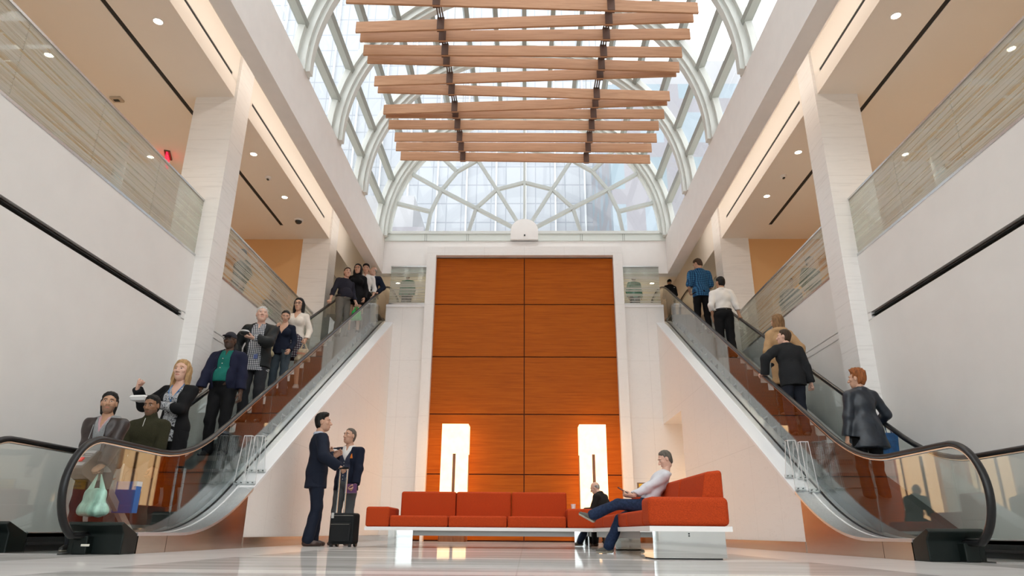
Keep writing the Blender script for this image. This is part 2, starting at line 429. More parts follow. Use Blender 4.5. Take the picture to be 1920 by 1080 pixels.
struct('ground_outside', MB().box((-90, -120, -.5), (90, YFRONT - .3, -.05)).box((-90, 30, -.5), (90, 140, -.05)), plain('plaza', (.45, .45, .45), .8))

# ---------------------------------------------------------------- timber feature wall
pan = thing('timber_panel', 'tall red-brown timber feature wall of veneer panels between the escalators', 'wall panel', (0, 19.15, 0))
zr = [.02, 1.715, 3.345, 4.99, 6.58, 8.06]
MB().box((-2.66, .06, 0), (2.66, .12, 8.07)).build('backing', plain('panel_groove', (.06, .012, .004), .8), pan)
for r in range(5):
    for c in (0, 1):
        x0 = -2.652 if c == 0 else .012
        MB().box((x0, .02, zr[r] + .014), (x0 + 2.64, .07, zr[r + 1] - .014)).build('veneer_panel', VENEER, pan, bevel=.004)

# ---------------------------------------------------------------- barrel vault
RV, ZC = 4.44, 8.88
va = bpy.data.objects.new('window_2', None); COL.objects.link(va); tag(va, 'glazed barrel vault over the hall with white arched ribs', kind='structure')
rib_y = [19.05, 16.25, 13.7, 11.2, 8.7, 6.2, 3.7, 1.2, -1.3, -3.8, -6.3, -8.8]
NA = 48
def arc_pts(r, a0=0.0, a1=180.0, n=NA):
    return [(math.cos(R(a0 + (a1 - a0) * k / n)) * r, math.sin(R(a0 + (a1 - a0) * k / n)) * r + ZC) for k in range(n + 1)]
def arch(mb, r0, r1, y0, y1, m=0, a0=-2.0, a1=182.0):
    i, o = arc_pts(r0, a0, a1), arc_pts(r1, a0, a1); n = len(i); v = []
    for (xi, zi), (xo, zo) in zip(i, o): v += [(xi, y0, zi), (xo, y0, zo), (xo, y1, zo), (xi, y1, zi)]
    f = []
    for k in range(n - 1):
        a, b = 4 * k, 4 * k + 4
        for j in range(4): f.append((a + j, a + (j + 1) % 4, b + (j + 1) % 4, b + j))
    f += [(3, 2, 1, 0), (4 * n - 4, 4 * n - 3, 4 * n - 2, 4 * n - 1)]
    mb.add(v, f, m)
for y in rib_y:
    mb = MB()
    arch(mb, RV - .16, RV, y - .17, y + .17)
    arch(mb, RV - .24, RV - .16, y - .09, y + .09)
    mb.build('rib', VFRAME, va, smooth=True)
angs = [-1.5, 11.5, 22.5, 34, 46, 58, 70, 80, 90, 100, 110, 122, 134, 146, 157.5, 168.5, 181.5]
for a in angs:
    mb = MB(); ca, sa = math.cos(R(a)), math.sin(R(a))
    for y1, y0 in zip(rib_y[:-1], rib_y[1:]):
        p0 = (ca * (RV + .05), y0 + .16, ZC + sa * (RV + .05)); p1 = (ca * (RV + .05), y1 - .16, ZC + sa * (RV + .05))
        mb.bar(p0, p1, .12, .18, up=(ca, 0, sa))
    mb.build('purlin', PURL, va)
mb = MB()
for y in [q for a, b in zip(rib_y[:-1], rib_y[1:]) for q in (a - .22, b + .22)]:
    arch(mb, RV - .02, RV + .12, y - .05, y + .05)
mb.build('cross_bars', VFRAME, va, smooth=True)
mb = MB(); o = arc_pts(RV + .1, -2, 182)
v = [(x, y, z) for x, z in o for y in (rib_y[-1], rib_y[0])]
mb.add(v, [(2 * k, 2 * k + 1, 2 * k + 3, 2 * k + 2) for k in range(len(o) - 1)])
mb.build('glazing', VAULTG, va, smooth=True)

# lunette at the end of the vault
lu = bpy.data.objects.new('window_3', None); COL.objects.link(lu); tag(lu, 'half-round fan window over the timber panel', kind='structure')
yl = 19.22
mb = MB(); arch(mb, 4.12, 4.3, yl - .1, yl + .1, a0=0, a1=180); mb.build('window_frame', VFRAME, lu, smooth=True)
MB().box((-4.3, yl - .08, 8.86), (4.3, yl + .12, 8.95)).build('window_sill', VFRAME, lu)
mb = MB().box((-4.4, yl - .04, 8.64), (4.4, yl + .1, 8.87))
for x in (-3.03, -1.74, 1.74, 3.03): mb.box((x - .035, yl - .05, 8.64), (x - .02, yl, 8.87), 1).box((x + .02, yl - .05, 8.64), (x + .035, yl, 8.87), 1)
mb.build('plinth', [plain('plinth_paint', (.72, .76, .72), .5), PURL], lu)
mb = MB(); pts = [(.42 * math.cos(R(a)), 8.92 + .40 * math.sin(R(a))) for a in range(0, 181, 10)]
pts = [(.42, 8.64)] + pts + [(-.42, 8.64)]
mb.prism(pts, 1, yl - .16, yl + .06); mb.build('hub', WHITE, lu)
MB().box((-.015, yl - .18, 8.74), (.03, yl - .16, 8.79)).build('spot_fitting', DARK, lu)
mb = MB()
_mk = [0]
def ml(a, b, w=.095):
    _mk[0] += 1
    for s in ((-1, 1) if a[0] or b[0] else (1,)):
        mb.bar((s * a[0], yl, a[1]), (s * b[0], yl, b[1]), w, .11 + .003 * _mk[0], up=(0, 1, 0))
r1 = [(0, 10.66), (.87, 10.41), (1.51, 9.76), (1.73, 8.92)]
r2 = [(0, 11.9), (1.5, 11.47), (2.15, 11.05), (2.62, 10.39), (2.92, 9.64), (3.02, 8.93)]
for q in (r1, r2):
    for a, b in zip(q[:-1], q[1:]): ml(a, b)
ml((.2, 9.25), (.87, 10.41)); ml((.87, 10.41), (1.5, 11.47)); ml((.35, 9.1), (1.51, 9.76)); ml((1.51, 9.76), (2.62, 10.39))
ml((2.62, 10.39), (3.72, 11.05)); ml((2.92, 9.64), (4.12, 9.96)); ml((2.15, 11.05), (2.95, 11.9)); ml((1.5, 11.47), (2.1, 12.55)); ml((0, 9.3), (0, 13.0), .075)
mb.build('mullions', plain('mullion_grey', (.50, .52, .50), .5), lu)
mb = MB(); o = [(x * .985, (z - ZC) * .95 + 8.92) for x, z in arc_pts(4.2, 0, 180)]
mb.add([(x, yl + .03, z) for x, z in o], [tuple(range(len(o)))]); mb.build('pane', VAULTG, lu)

# ---------------------------------------------------------------- gallery railings, ledge screens
def railing(name, label, x0, y0, x1, y1, z0, z1, mat, n, group=None, rail=True):
    t = thing(name, label, 'glass railing', ((x0 + x1) / 2, (y0 + y1) / 2, z0), group=group)
    ox, oy = (x0 + x1) / 2, (y0 + y1) / 2
    L = math.hypot(x1 - x0, y1 - y0); ux, uy = (x1 - x0) / L, (y1 - y0) / L
    for i in range(n):
        a, b = L * i / n - L / 2 + .006, L * (i + 1) / n - L / 2 - .006
        MB().bar((ux * a, uy * a, (z1 - z0) / 2 + .01), (ux * b, uy * b, (z1 - z0) / 2 + .01), .014, z1 - z0 - .02, up=(0, 0, 1)).build('glass_panel', mat, t)
    MB().bar((-ux * L / 2, -uy * L / 2, .02), (ux * L / 2, uy * L / 2, .02), .05, .04).build('base_channel', STEEL, t)
    if rail: MB().bar((-ux * L / 2, -uy * L / 2, z1 - z0), (ux * L / 2, uy * L / 2, z1 - z0), .04, .034).build('top_rail', STEEL, t)
    return t
for s in (-1, 1):
    nm = SIDE[s]
    railing('glass_railing', 'long line-printed glass gallery railing at the %s edge, before the nearer stone pier' % nm, s * (XW + .02), 4.8, s * (XW + .02), 10.83, 4.69, 5.76, FRIT_Y, 4)
    railing('glass_railing', 'line-printed glass gallery railing on the %s between the two stone piers' % nm, s * (XW + .02), 11.43, s * (XW + .02), 17.44, 4.69, 5.76, FRIT_Y, 4)
    railing('glass_railing', 'glass railing of the %s upper landing behind the further stone pier' % nm, s * (XW + .02), 18.12, s * (XW + .02), 20.4, ZL, 7.43, FRIT_Y, 2)
    railing('glass_screen', 'small line-printed glass screen on the back ledge %s of the timber panel' % nm, s * 2.95, YB - .01, s * 4.03, YB - .01, 6.58, 7.79, FRIT_X, 1)
for s in (-1, 1):  # unseen light strips, added behind the fascias to brighten the coves
    t = thing('added_cove_light', 'unseen light strip added in the %s cove behind the white fascia' % SIDE[s], 'added cove light', (s * 4.65, 8.0, 8.45))
    MB().box((-.028, -14, -.05), (.028, 11, .05)).build('housing', VFRAME, t)
    MB().box((s * .029, -14, -.045), (s * .034, 11, .045)).build('strip', m_emit('added_cove_glow', (1.0, .93, .85), 5.0), t)
# ceiling fittings
glow = m_emit('downlight_glow', (1.0, .86, .66), 7)
def downlight(x, y, z, label, e=95, col=(1, .84, .64)):
    t = thing('downlight', label, 'downlight', (x, y, z), group='recessed downlights in the gallery ceilings')
    MB().lathe([(.085, 0), (.085, -.012), (.07, -.012), (.065, 0)], n=24).build('trim_ring', LAM, t)
    MB().disc((0, 0, -.006), .066, 20, h=.005).build('lens', glow, t)
    l = bpy.data.lights.new('downlight_beam', 'SPOT'); l.energy = e * .40; l.spot_size = R(130); l.spot_blend = .8; l.color = col; l.shadow_soft_size = .07
    lo = bpy.data.objects.new('downlight_beam', l); COL.objects.link(lo); lo.location = (x, y, z - .04)
for s in (-1, 1):
    nm = SIDE[s]
    for y, w in ((8.8, 'before the nearer pier'), (12.9, 'just behind the nearer pier'), (14.93, 'before the further pier')):
        downlight(s * 5.88, y, ZS, 'round recessed downlight in the %s gallery ceiling %s' % (nm, w))
    for x, y in ((8.2, 6.0), (8.2, 9.6), (8.2, 13.0), (8.2, 16.2), (10, 11.4)):
        downlight(s * x, y, ZS, 'round recessed downlight deep in the %s gallery ceiling, hidden by the railing' % nm, 95)
    for x, y in ((4.2, 21.2), (8.2, 22.5), (1.6, 22.0)):
        downlight(s * x, y, ZS if x > 5 else 8.0, 'round recessed downlight over the %s upper landing' % nm, 260)
    t = thing('motion_sensor', 'small white ceiling sensor between two downlights of the %s gallery' % nm, 'sensor', (s * 5.93, 13.93, ZS))
    MB().lathe([(.07, 0), (.07, -.03), (.05, -.05), (0.001, -.055)], n=18).build('housing', LAM, t, smooth=True)
    MB().box((-.02, -.03, -.075), (.02, .03, -.05)).build('lens', DARK, t)
downlight(XI + .65, 17.7, 3.09, 'round recessed downlight in the head of the doorway recess under the right escalator', 120, (1, .62, .30))
t = thing('camera_dome', 'dark security camera dome on the left gallery ceiling by the further pier', 'security camera', (-5.94, 16.22, ZS))
MB().lathe([(.12, 0), (.12, -.03), (.09, -.045)], n=22).build('ring', LAM, t, smooth=True)
MB().lathe([(.09, -.04), (.085, -.08), (.05, -.115), (.001, -.125)], n=20).build('dome', plain('smoked_dome', (.02, .02, .02), .1), t, smooth=True)
t = thing('ceiling_box', 'small square fitting on the left gallery ceiling over the railing', 'ceiling fitting', (-7.73, 10.87, ZS))
MB().box((-.1, -.08, -.04), (.1, .08, 0)).build('housing', plain('beige_fitting', (.5, .42, .33), .6), t); MB().box((-.05, -.03, -.05), (.05, .03, -.04)).build('lens', DARK, t)
t = thing('exit_sign', 'glowing red exit sign hung from the left gallery ceiling', 'exit sign', (-7.77, 12.92, ZS), R(20))
MB().box((-.06, -.20, -.03), (.06, .20, 0)).build('canopy', plain('exit_canopy', (.12, .06, .04), .5), t)
MB().box((-.015, -.18, -.26), (.015, .18, -.03)).build('plate', m_emit('exit_red', (.9, .01, .04), 1.3), t)
text('EXIT', .17, plain('exit_letters', (.95, .7, .7), .5), t, (.017, 0, -.145), (90, 0, 90))
# ---------------------------------------------------------------- escalators
SL = .5774
def fil(y, y0, d):                       # 0 before y0, slope after, rounded over +-d
    t = y - y0
    if t <= -d: return 0.0
    if t >= d: return SL * t
    return SL * (t + d) ** 2 / (4 * d)
YT = 19.75
def deck_z(y): return .20 + fil(y, 9.08, .95) - fil(y, YT, .8)
def hand_z(y): return 1.09 + fil(y, 8.80, .75) - fil(y, YT + .15, .8)
STEP0, RUN, RISE, NST = 8.35, .40, .2309, 29
def step_z(k): return min(ZL, max(.0, .2309 * (k - .3)))
def tread(y):                            # tread under a person who stands at y, and the tread's middle
    k = max(0, int((y - STEP0) / RUN)); return step_z(k), STEP0 + RUN * (k + .5), k
def frange(a, b, n): return [a + (b - a) * i / n for i in range(n + 1)]
def newel(cy, r, cz=.60, a0=-70, a1=90, n=22): # half circle round the lower end
    return [(cy - math.cos(R(90 - 0) - 0) * 0 - r * math.cos(R(a)), cz + r * math.sin(R(a))) for a in [a0 + (a1 - a0) * i / n for i in range(n + 1)]]
TREADM = NT('step_tread'); TREADM.set(Roughness=.42, Metallic=.55)
_s2 = TREADM.sep(TREADM.pos(scale=(60, 1, 1)))
TREADM.col(TREADM.mix(TREADM.math('GREATER_THAN', TREADM.math('FRACT', _s2[0]), .55), (.15, .145, .14), (.045, .043, .042))); TREADM = TREADM.mat
YELLOW = plain('safety_yellow', (.75, .5, .04), .6)
SKIRTM = plain('skirt_black', (.02, .021, .022), .3)
def escalator(s):
    nm = SIDE[s]
    act = 'descending left' if s < 0 else 'ascending right'
    E = thing('escalator', '%s escalator with glass balustrades, black handrails and grooved steps' % act, 'escalator', (s * 4.71, 7.2, 0))
    def B(mb, name, mat, **k): return mb.build(name, mat, E, world=True, **k)
    ys = frange(6.9, 21.3, 72)
    for xi, side in ((4.22, 'inner'), (5.17, 'outer')):
        # handrail
        pts = [(s * xi, 7.42, .16)] + [(s * xi, y, z) for y, z in newel(6.97, .49, .60, -62, 84)] + [(s * xi, y, hand_z(y)) for y in ys[1:]]
        pts += [(s * xi, 21.3 + .49 * math.sin(R(a)), hand_z(21.3) - .49 + .49 * math.cos(R(a))) for a in range(10, 160, 10)]
        h = B(MB().tube(pts, .038, 12, sx=1.05, sy=.72), 'handrail', RUBBER, smooth=True, sharp=60)
        o = [(s * xi, 7.36, .21)] + [(s * xi, y, z) for y, z in newel(6.97, .455, .60, -62, 84)] + [(s * xi, y, hand_z(y) - .036) for y in ys[1:]]
        B(MB().tube(o, .02, 8, sx=.9, sy=.7), 'handrail_track', STEEL, smooth=True)
        # glass panels
        cuts = [6.53, 8.55, 9.95] + [9.95 + 1.42 * k for k in range(1, 7)] + [19.6, 20.6, 21.7]
        for a, b in zip(cuts[:-1], cuts[1:]):
            top, bot = [], []
            for y in frange(a + .004, b - .004, 24 if a < 7 else 10):
                if y < 6.97:
                    q = math.sqrt(max(0, .45 ** 2 - (y - 6.97) ** 2)); zt, zb = .60 + q, max(.60 - q, .17)
                elif y > 21.3:
                    q = math.sqrt(max(0, .45 ** 2 - (y - 21.3) ** 2)); zc = hand_z(21.3) - .49; zt, zb = zc + q, zc - q
                else: zt, zb = hand_z(y) - .04, deck_z(y) - .02
                top.append((y, zt)); bot.append((y, min(zb, zt - .002)))
            B(MB().strip(top, bot, s * (xi - .006), s * (xi + .006)), 'glass_panel', BALG)
        # inner deck and skirt beside the steps
        d = 1 if side == 'inner' else -1
        yy = frange(7.3, 20.8, 60)
        B(MB().strip([(y, deck_z(y)) for y in yy], [(y, deck_z(y) - .05) for y in yy], s * (xi + d * .012), s * (xi + d * .15)), 'inner_deck', DECKM)
        B(MB().strip([(y, deck_z(y) - .012) for y in yy], [(y, max(-.01, deck_z(y) - .62)) for y in yy], s * (xi + d * .135), s * (xi + d * .15)), 'skirt_panel', SKIRTM)
        B(MB().strip([(y, deck_z(y) - .10) for y in yy], [(y, deck_z(y) - .13) for y in yy], s * (xi + d * .15), s * (xi + d * .17)), 'skirt_brush', BLACK)
    # outer decks
    yy = frange(7.25, 10.15, 30); ybase = frange(10.15, 20.2, 40)
    B(MB().strip([(y, deck_z(y)) for y in yy], [(y, deck_z(y) - .03) for y in yy], s * 3.86, s * 4.205), 'outer_deck', DECKM)
    B(MB().strip([(y, deck_z(y)) for y in ybase], [(y, deck_z(y) - .03) for y in ybase], s * 4.11, s * 4.205), 'outer_deck', DECKM)
    B(MB().strip([(y, deck_z(y) + .004) for y in yy + ybase[1:]], [(y, deck_z(y) - .01) for y in yy + ybase[1:]], s * 4.085, s * 4.11), 'deck_bead', plain('white_bead', (.85, .85, .85), .3))
    B(MB().strip([(y, deck_z(y) + .0035) for y in yy + ybase[1:]], [(y, deck_z(y) - .01) for y in yy + ybase[1:]], s * 4.196, s * 4.212), 'glass_gasket', BLACK)
    yc = frange(10.15, YB + .15, 30)
    B(MB().strip([(y, deck_line(y) + .0) for y in yc], [(y, deck_line(y) - .05) for y in yc], s * 3.86, s * 4.09), 'coping', plain('white_coping', (.86, .86, .87), .4))
    yo = frange(7.25, 20.5, 60)
    B(MB().strip([(y, deck_z(y)) for y in yo], [(y, deck_z(y) - .03) for y in yo], s * 5.185, s * 5.37), 'outer_deck', DECKM)
    B(MB().strip([(y, deck_z(y) - .005) for y in yo], [(y, max(0, deck_z(y) - 1.0)) for y in yo], s * 5.35, s * 5.37), 'truss_cover', DARK)
    # side cladding
    ys2 = frange(7.28, 10.0, 28)
    for a, b, n in ((7.28, 7.86, 4), (7.87, 9.99, 24)):
        q = frange(a, b, n)
        B(MB().strip([(y, deck_z(y) - .004) for y in q], [(y, 0) for y in q], s * 3.865, s * 3.885), 'side_cladding', BRONZE)
    # handrail inlet housings
    for xi in (4.22, 5.17):
        w = (3.865, 4.40) if xi < 4.5 else (5.0, 5.37)
        mb = MB().prism([(7.27, 0), (7.27, .185), (6.98, .30), (6.93, .27), (7.0, .19), (7.0, 0)], 0, s * w[0], s * w[1])
        mb.box((s * (xi - .07), 6.9, .0), (s * (xi + .07), 7.05, .17))
        hs = B(mb, 'handrail_housing', plain('housing_black', (.006, .010, .009), .4, spec=.25), bevel=.012)
        if s < 0 and xi < 4.5: B(MB().box((s * 4.12, 6.893, .075), (s * 4.20, 6.9, .095)), 'label_plate', plain('label_cream', (.75, .72, .62), .5))
    # landing plate, comb, steps
    B(MB().box((s * 4.32, 6.75, 0), (s * 5.07, 8.15, .012)), 'floor_plate', STEEL)
    B(MB().box((s * 4.32, 8.15, 0), (s * 5.07, 8.36, .02)).box((s * 4.32, 8.35, 0), (s * 5.07, 8.39, .022), 1), 'comb_plate', [STEEL, YELLOW])
    B(MB().box((s * 4.32, STEP0 + RUN * NST, ZL - .1), (s * 5.07, 21.6, ZL + .008)), 'upper_plate', STEEL)
    for k in range(NST):
        y0, z = STEP0 + RUN * k, step_z(k)
        if z < .01: z = .012
        mb = MB().box((s * 4.375, y0, z - .03), (s * 5.015, y0 + RUN + .02, z))
        mb.box((s * 4.375, y0, max(-.02, z - .235)), (s * 5.015, y0 + .02, z - .03))
        B(mb, 'step', TREADM)
    B(MB().prism([(8.2, -.02), (20, ZL - .6), (20, ZL - 1.2), (10.2, -.02)], 0, s * 4.3, s * 5.3), 'truss', DARK)
    if s < 0:                            # emergency stop box on a raking strut
        post = B(MB().bar((-4.40, 8.05, .20), (-4.40, 7.20, .84), .05, .08, up=(0, 0, 1)), 'strut', plain('strut_alloy', (.52, .46, .40), .35, .3))
        bx = MB().prism([(7.34, .72), (7.30, .96), (7.14, 1.0), (6.90, .80), (6.94, .74), (7.12, .68)], 0, -4.52, -4.36)
        cb = B(bx, 'stop_box', plain('box_brown', (.075, .06, .045), .4), bevel=.006)
        f0, f1 = Vector((0, 7.145, 1.004)), Vector((0, 6.905, .804))
        def fp(u, v, h=.0): # along the sloped face
            n = Vector((0, -.64, .768)); p = f0.lerp(f1, u) + n * h; return (-4.36 - .16 * v, p.y, p.z)
        def quad(mb, u0, u1, v0, v1, h, m=0):
            a = [fp(u, v, hh) for v in (v0, v1) for u in (u0, u1) for hh in (0, h)]
            mb.hexa([a[i] for i in (0, 1, 2, 3, 4, 5, 6, 7)], m)
        pl = MB(); quad(pl, .03, .97, .05, .95, .003, 0); quad(pl, .06, .22, .1, .9, .0045, 1); quad(pl, .72, .88, .1, .9, .0045, 1); quad(pl, .28, .32, .15, .6, .0045, 1); quad(pl, .38, .42, .15, .75, .0045, 1)
        pl.build('instruction_plate', [plain('plate_dark', (.07, .07, .075), .35), plain('plate_print', (.30, .30, .31), .4)], cb, world=True)
        rb = MB(); quad(rb, .50, .68, .38, .66, .02); rb.build('stop_button', plain('button_red', (.8, .01, .01), .3), cb, world=True, bevel=.004)
        c0 = (-4.35, 7.2, .80)
        MB().tube([(-4.362, 7.2, .80), (-4.33, 7.2, .80)], .035, 16).build('key_switch', plain('switch_black', (.015, .015, .015), .3), cb, world=True, smooth=True)
        B(MB().box((-5.36, 6.62, .255), (-5.24, 7.0, .29)), 'warning_block', YELLOW, bevel=.01)
    return E
for s in (-1, 1): escalator(s)

# clear plastic guards standing on the sloping decks
def guard(x, y, label, s):
    g = thing('plastic_guard', label, 'deck guard', (x, y, deck_z(y) + .002), group='clear plastic guards on the escalator decks')
    w = .07; up = .52
    za = deck_z(y - .17) - deck_z(y); zb = deck_z(y + .17) - deck_z(y)
    zt = zb + up
    for e in (-1, 1):
        pass
    def sheet(a, b, wa, wb, name, th=.006):
        mb = MB(); (ya, z0), (yb, z1) = a, b
        mb.hexa([(-wa, ya - th, z0), (-wb, yb - th, z1), (-wa, ya + th, z0), (-wb, yb + th, z1), (wa, ya - th, z0), (wb, yb - th, z1), (wa, ya + th, z0), (wb, yb + th, z1)])
        mb.build(name, ACRYL, g)
        eb = MB()
        for q in (-1, 1): eb.bar((q * wa, ya, z0), (q * wb, yb, z1), .006, .013, up=(0, 1, 0))
        eb.build('polished_edge', plain('acrylic_edge', (.78, .78, .78), .15), g)
    sheet((-.17, za), (-.045, zt), w, w * .8, 'leg')
    sheet((.17, zb), (.045, zt), w, w * .8, 'leg')
    mb = MB().box((-w * .8, -.045, zt - .006), (w * .8, .045, zt + .004)); mb.build('top', ACRYL, g)
    mb = MB()
    for q in (-1, 1): mb.box((-w * .8, q * .045 - .004, zt - .004), (w * .8, q * .045 + .004, zt + .006)); mb.box((q * w * .8 - .004, -.045, zt - .004), (q * w * .8 + .004, .045, zt + .006))
    mb.build('top_edge', plain('acrylic_edge', (.78, .78, .78), .15), g)
    for yy, zz in ((-.17, za), (.17, zb)):
        f = MB().box((-w - .01, yy - .03, zz), (w + .01, yy + .03, zz + .012)).box((-w - .01, yy - .008, zz), (w + .01, yy + .008, zz + .05)).build('foot', ACRYL, g)
        bo = MB()
        for q in (-.035, .035): bo.tube([(q, yy - .018, zz + .03), (q, yy + .018, zz + .03)], .008, 8)
        bo.build('bolt', DARK, g)
guard(-4.12, 10.38, 'clear plastic guard on the left escalator deck, the one against the glass', -1)
guard(-3.95, 10.38, 'clear plastic guard on the left escalator deck, the one at the outer edge', -1)
guard(4.12, 10.28, 'clear plastic guard on the right escalator deck, the one against the glass', 1)
guard(3.95, 10.32, 'clear plastic guard on the right escalator deck, the one at the outer edge', 1)

# ---------------------------------------------------------------- hanging timber louvre
lv = [(-3.49, 10.65, 3.49, 11.01), (-3.5, 11.49, 3.45, 11.25), (-3.47, 11.77, 3.5, 11.76), (-3.5, 12.2, 3.45, 12.34), (-3.47, 12.47, 3.5, 12.85), (-3.49, 13.29, 3.46, 13.0), (-3.46, 13.55, 3.5, 13.93),
      (-3.5, 14.43, 3.47, 14.11), (-3.47, 14.59, 3.51, 14.68), (-3.5, 15.09, 3.47, 15.2), (-3.45, 15.68, 3.52, 15.78), (-3.5, 16.16, 3.47, 16.27), (-3.46, 16.65, 3.53, 16.88)]
lo_ = thing('hanging_louvre', 'hanging ceiling louvre of slightly skewed timber slats on two dark rails', 'ceiling feature', (0, 13.7, 10.0))
pre = [(-3.5, 10.2, 3.5, 9.95), (-3.5, 9.6, 3.5, 9.5), (-3.5, 8.9, 3.5, 9.1), (-3.5, 8.4, 3.5, 8.3)]
for a in pre + lv:
    MB().bar((a[0], a[1] + .03, 10.13), (a[2], a[3] + .03, 10.13), .05, .265, up=(0, 0, 1)).build('slat', SLATW, lo_, world=True, bevel=.006)
for x in (-1.72, 1.74):
    mb = MB()
    for q in (-.05, 0, .05): mb.bar((x + q, 8.0, 10.30), (x + q, 17.1, 10.30), .025, .06)
    mb.build('carrier_rail', plain('rail_bronze', (.16, .12, .09), .4, .5), lo_, world=True)
    for a in pre + lv:
        t_ = (x - a[0]) / (a[2] - a[0]); y = a[1] + (a[3] - a[1]) * t_ + .03
        MB().box((x - .075, y - .036, 10.0), (x + .075, y + .06, 10.30)).build('clamp_shade', plain('clamp_shade_brown', (.10, .04, .02), .5), lo_, world=True)  # dark block for the clamp and the brown shading at each rail crossing
    mb = MB()
    for y in (9.0, 11.2, 13.7, 16.25): mb.tube([(x, y, 10.38), (x, y, ZC + math.sqrt(RV ** 2 - x * x) - .2)], .008, 6)
    mb.build('hanger_cable', STEEL, lo_, world=True)

# ---------------------------------------------------------------- glowing pillar lamps
PAPER = NT('lamp_paper'); PAPER.set(Roughness=.7); PAPER.col((.35, .3, .25))
_f = PAPER.noise(PAPER.pos(), 5.5, 6, .7)
PAPER.link(PAPER.ramp(_f, [(.3, (.92, .51, .22)), (.7, (1.0, .62, .31))]), PAPER.b.inputs['Emission Color']); PAPER.b.inputs['Emission Strength'].default_value = 1.4; PAPER = PAPER.mat
for x, lab in ((-1.83, 'tall glowing pillar lamp before the timber panel, left of its centre seam'), (1.82, 'tall glowing pillar lamp before the timber panel, right of its centre seam')):
    t = thing('pillar_lamp', lab, 'floor lamp', (x, 18.62, 0), group='glowing pillar lamps')
    MB().box((-.35, -.28, .16), (.35, .28, 2.95)).build('shade', PAPER, t)
    MB().box((-.32, -.25, 0), (.32, .25, .16)).build('base', LAMPW, t)
    MB().box((-.037, -.305, .0), (.037, -.28, 2.17)).build('fin', LAMPW, t)
    for q in (-1, 1): MB().box((q * .35, -.03, 0), (q * .375, .03, 2.17)).build('fin', LAMPW, t)

# ---------------------------------------------------------------- corner sofa (two runs)
def cushion(t, name, a, b, r=.035): return MB().box(a, b).build(name, SOFAF, t, bevel=r, seg=3)
yb = 11.1
S1 = thing('bench_sofa', 'long orange-red bench sofa on a white slab, facing the hall', 'sofa', (-.7, yb, 0))
def L1(a): return (a[0] + .7, a[1] - yb, a[2])
def c1(name, a, b, r=.035): return cushion(S1, name, L1(a), L1(b), r)
c1('armrest', (-2.43, yb, .30), (-2.06, yb + .86, .595))
for i in range(3):
    x0 = -2.055 + .912 * i
    c1('seat_cushion', (x0, yb - .01, .30), (x0 + .905, yb + .60, .468))
    x0 = -1.99 + .905 * i
    c1('back_cushion', (x0, yb + .56, .45), (x0 + .898, yb + .82, .855))
c1('corner_block', (.69, yb, .30), (1.75, yb + .86, .585))
MB().box(L1((-2.43, yb - .02, .25)), L1((1.10, yb + .9, .30))).build('slab', LAM, S1)
MB().box(L1((-2.07, yb + .06, .175)), L1((1.06, yb + .12, .25))).box(L1((-2.07, yb + .7, .175)), L1((1.06, yb + .76, .25))).build('beam', plain('beam_grey', (.33, .33, .32), .45), S1)
for x0, x1 in ((-2.07, -1.69), (.80, 1.05)):
    MB().box(L1((x0, yb + .05, 0)), L1((x1, yb + .78, .25))).build('mirror_leg', MIRROR, S1)
S2 = thing('bench_sofa', 'orange-red bench sofa run pointing at the camera with a broad arm and mirrored plinth', 'sofa', (1.24, 6.96, 0), R(2.4))
def c2(name, a, b, r=.035): return cushion(S2, name, a, b, r)
c2('armrest', (0, 0, .30), (.79, .36, .572), .05)
for i in range(4):
    y0 = .365 + .905 * i
    c2('seat_cushion', (.01, y0, .30), (.56, y0 + .90, .46))
for i in range(4):
    y0 = .06 + .97 * i
    MB().hexa([(.53, y0, .45), (.60, y0, .815), (.53, y0 + .965, .45), (.60, y0 + .965, .815), (.77, y0, .45), (.77, y0, .835), (.77, y0 + .965, .45), (.77, y0 + .965, .835)]).build('back_cushion', SOFAF, S2, bevel=.035, seg=3)
MB().box((.0, -.005, .252), (.80, 4.05, .30)).build('slab', LAM, S2)
mb = MB().box((.03, .02, .012), (.73, .62, .252)); mb.build('mirror_plinth', MIRROR, S2)
MB().box((.06, .06, 0), (.70, .56, .012)).build('plinth_foot', BLACK, S2)
for z in (.215, .235): pass
mb = MB()
for z in (.212, .232): mb.tube([(.38, .019, z), (.38, .014, z)], .008, 12)
mb.build('plinth_socket', DARK, S2)
MB().box((.05, .62, .175), (.11, 4.0, .252)).box((.64, .62, .175), (.70, 4.0, .252)).build('beam', plain('beam_grey', (.33, .33, .32), .45), S2)
MB().box((.03, 2.2, 0), (.65, 2.5, .252)).build('mirror_leg', MIRROR, S2)
# low seat behind the corner for the bald man
S3 = thing('rear_bench', 'orange-red bench on the far side of the sofa backs where the bald man sits', 'bench', (1.3, 12.75, 0))
MB().box((-.6, -.3, .30), (.6, .3, .46)).build('seat_cushion', SOFAF, S3, bevel=.03, seg=3)
MB().box((-.6, -.3, .25), (.6, .3, .30)).build('slab', LAM, S3)
MB().box((.1, -.2, 0), (.5, .2, .25)).build('mirror_leg', MIRROR, S3)
t = thing('paper_cup', 'small white crumpled cup on the orange corner block', 'cup', (.83, 11.75, .586))
MB().lathe([(.001, 0), (.03, 0), (.04, .09), (.036, .09), (.027, .01), (.001, .008)], n=20).build('cup', plain('cup_white', (.8, .8, .8), .5), t, smooth=True)

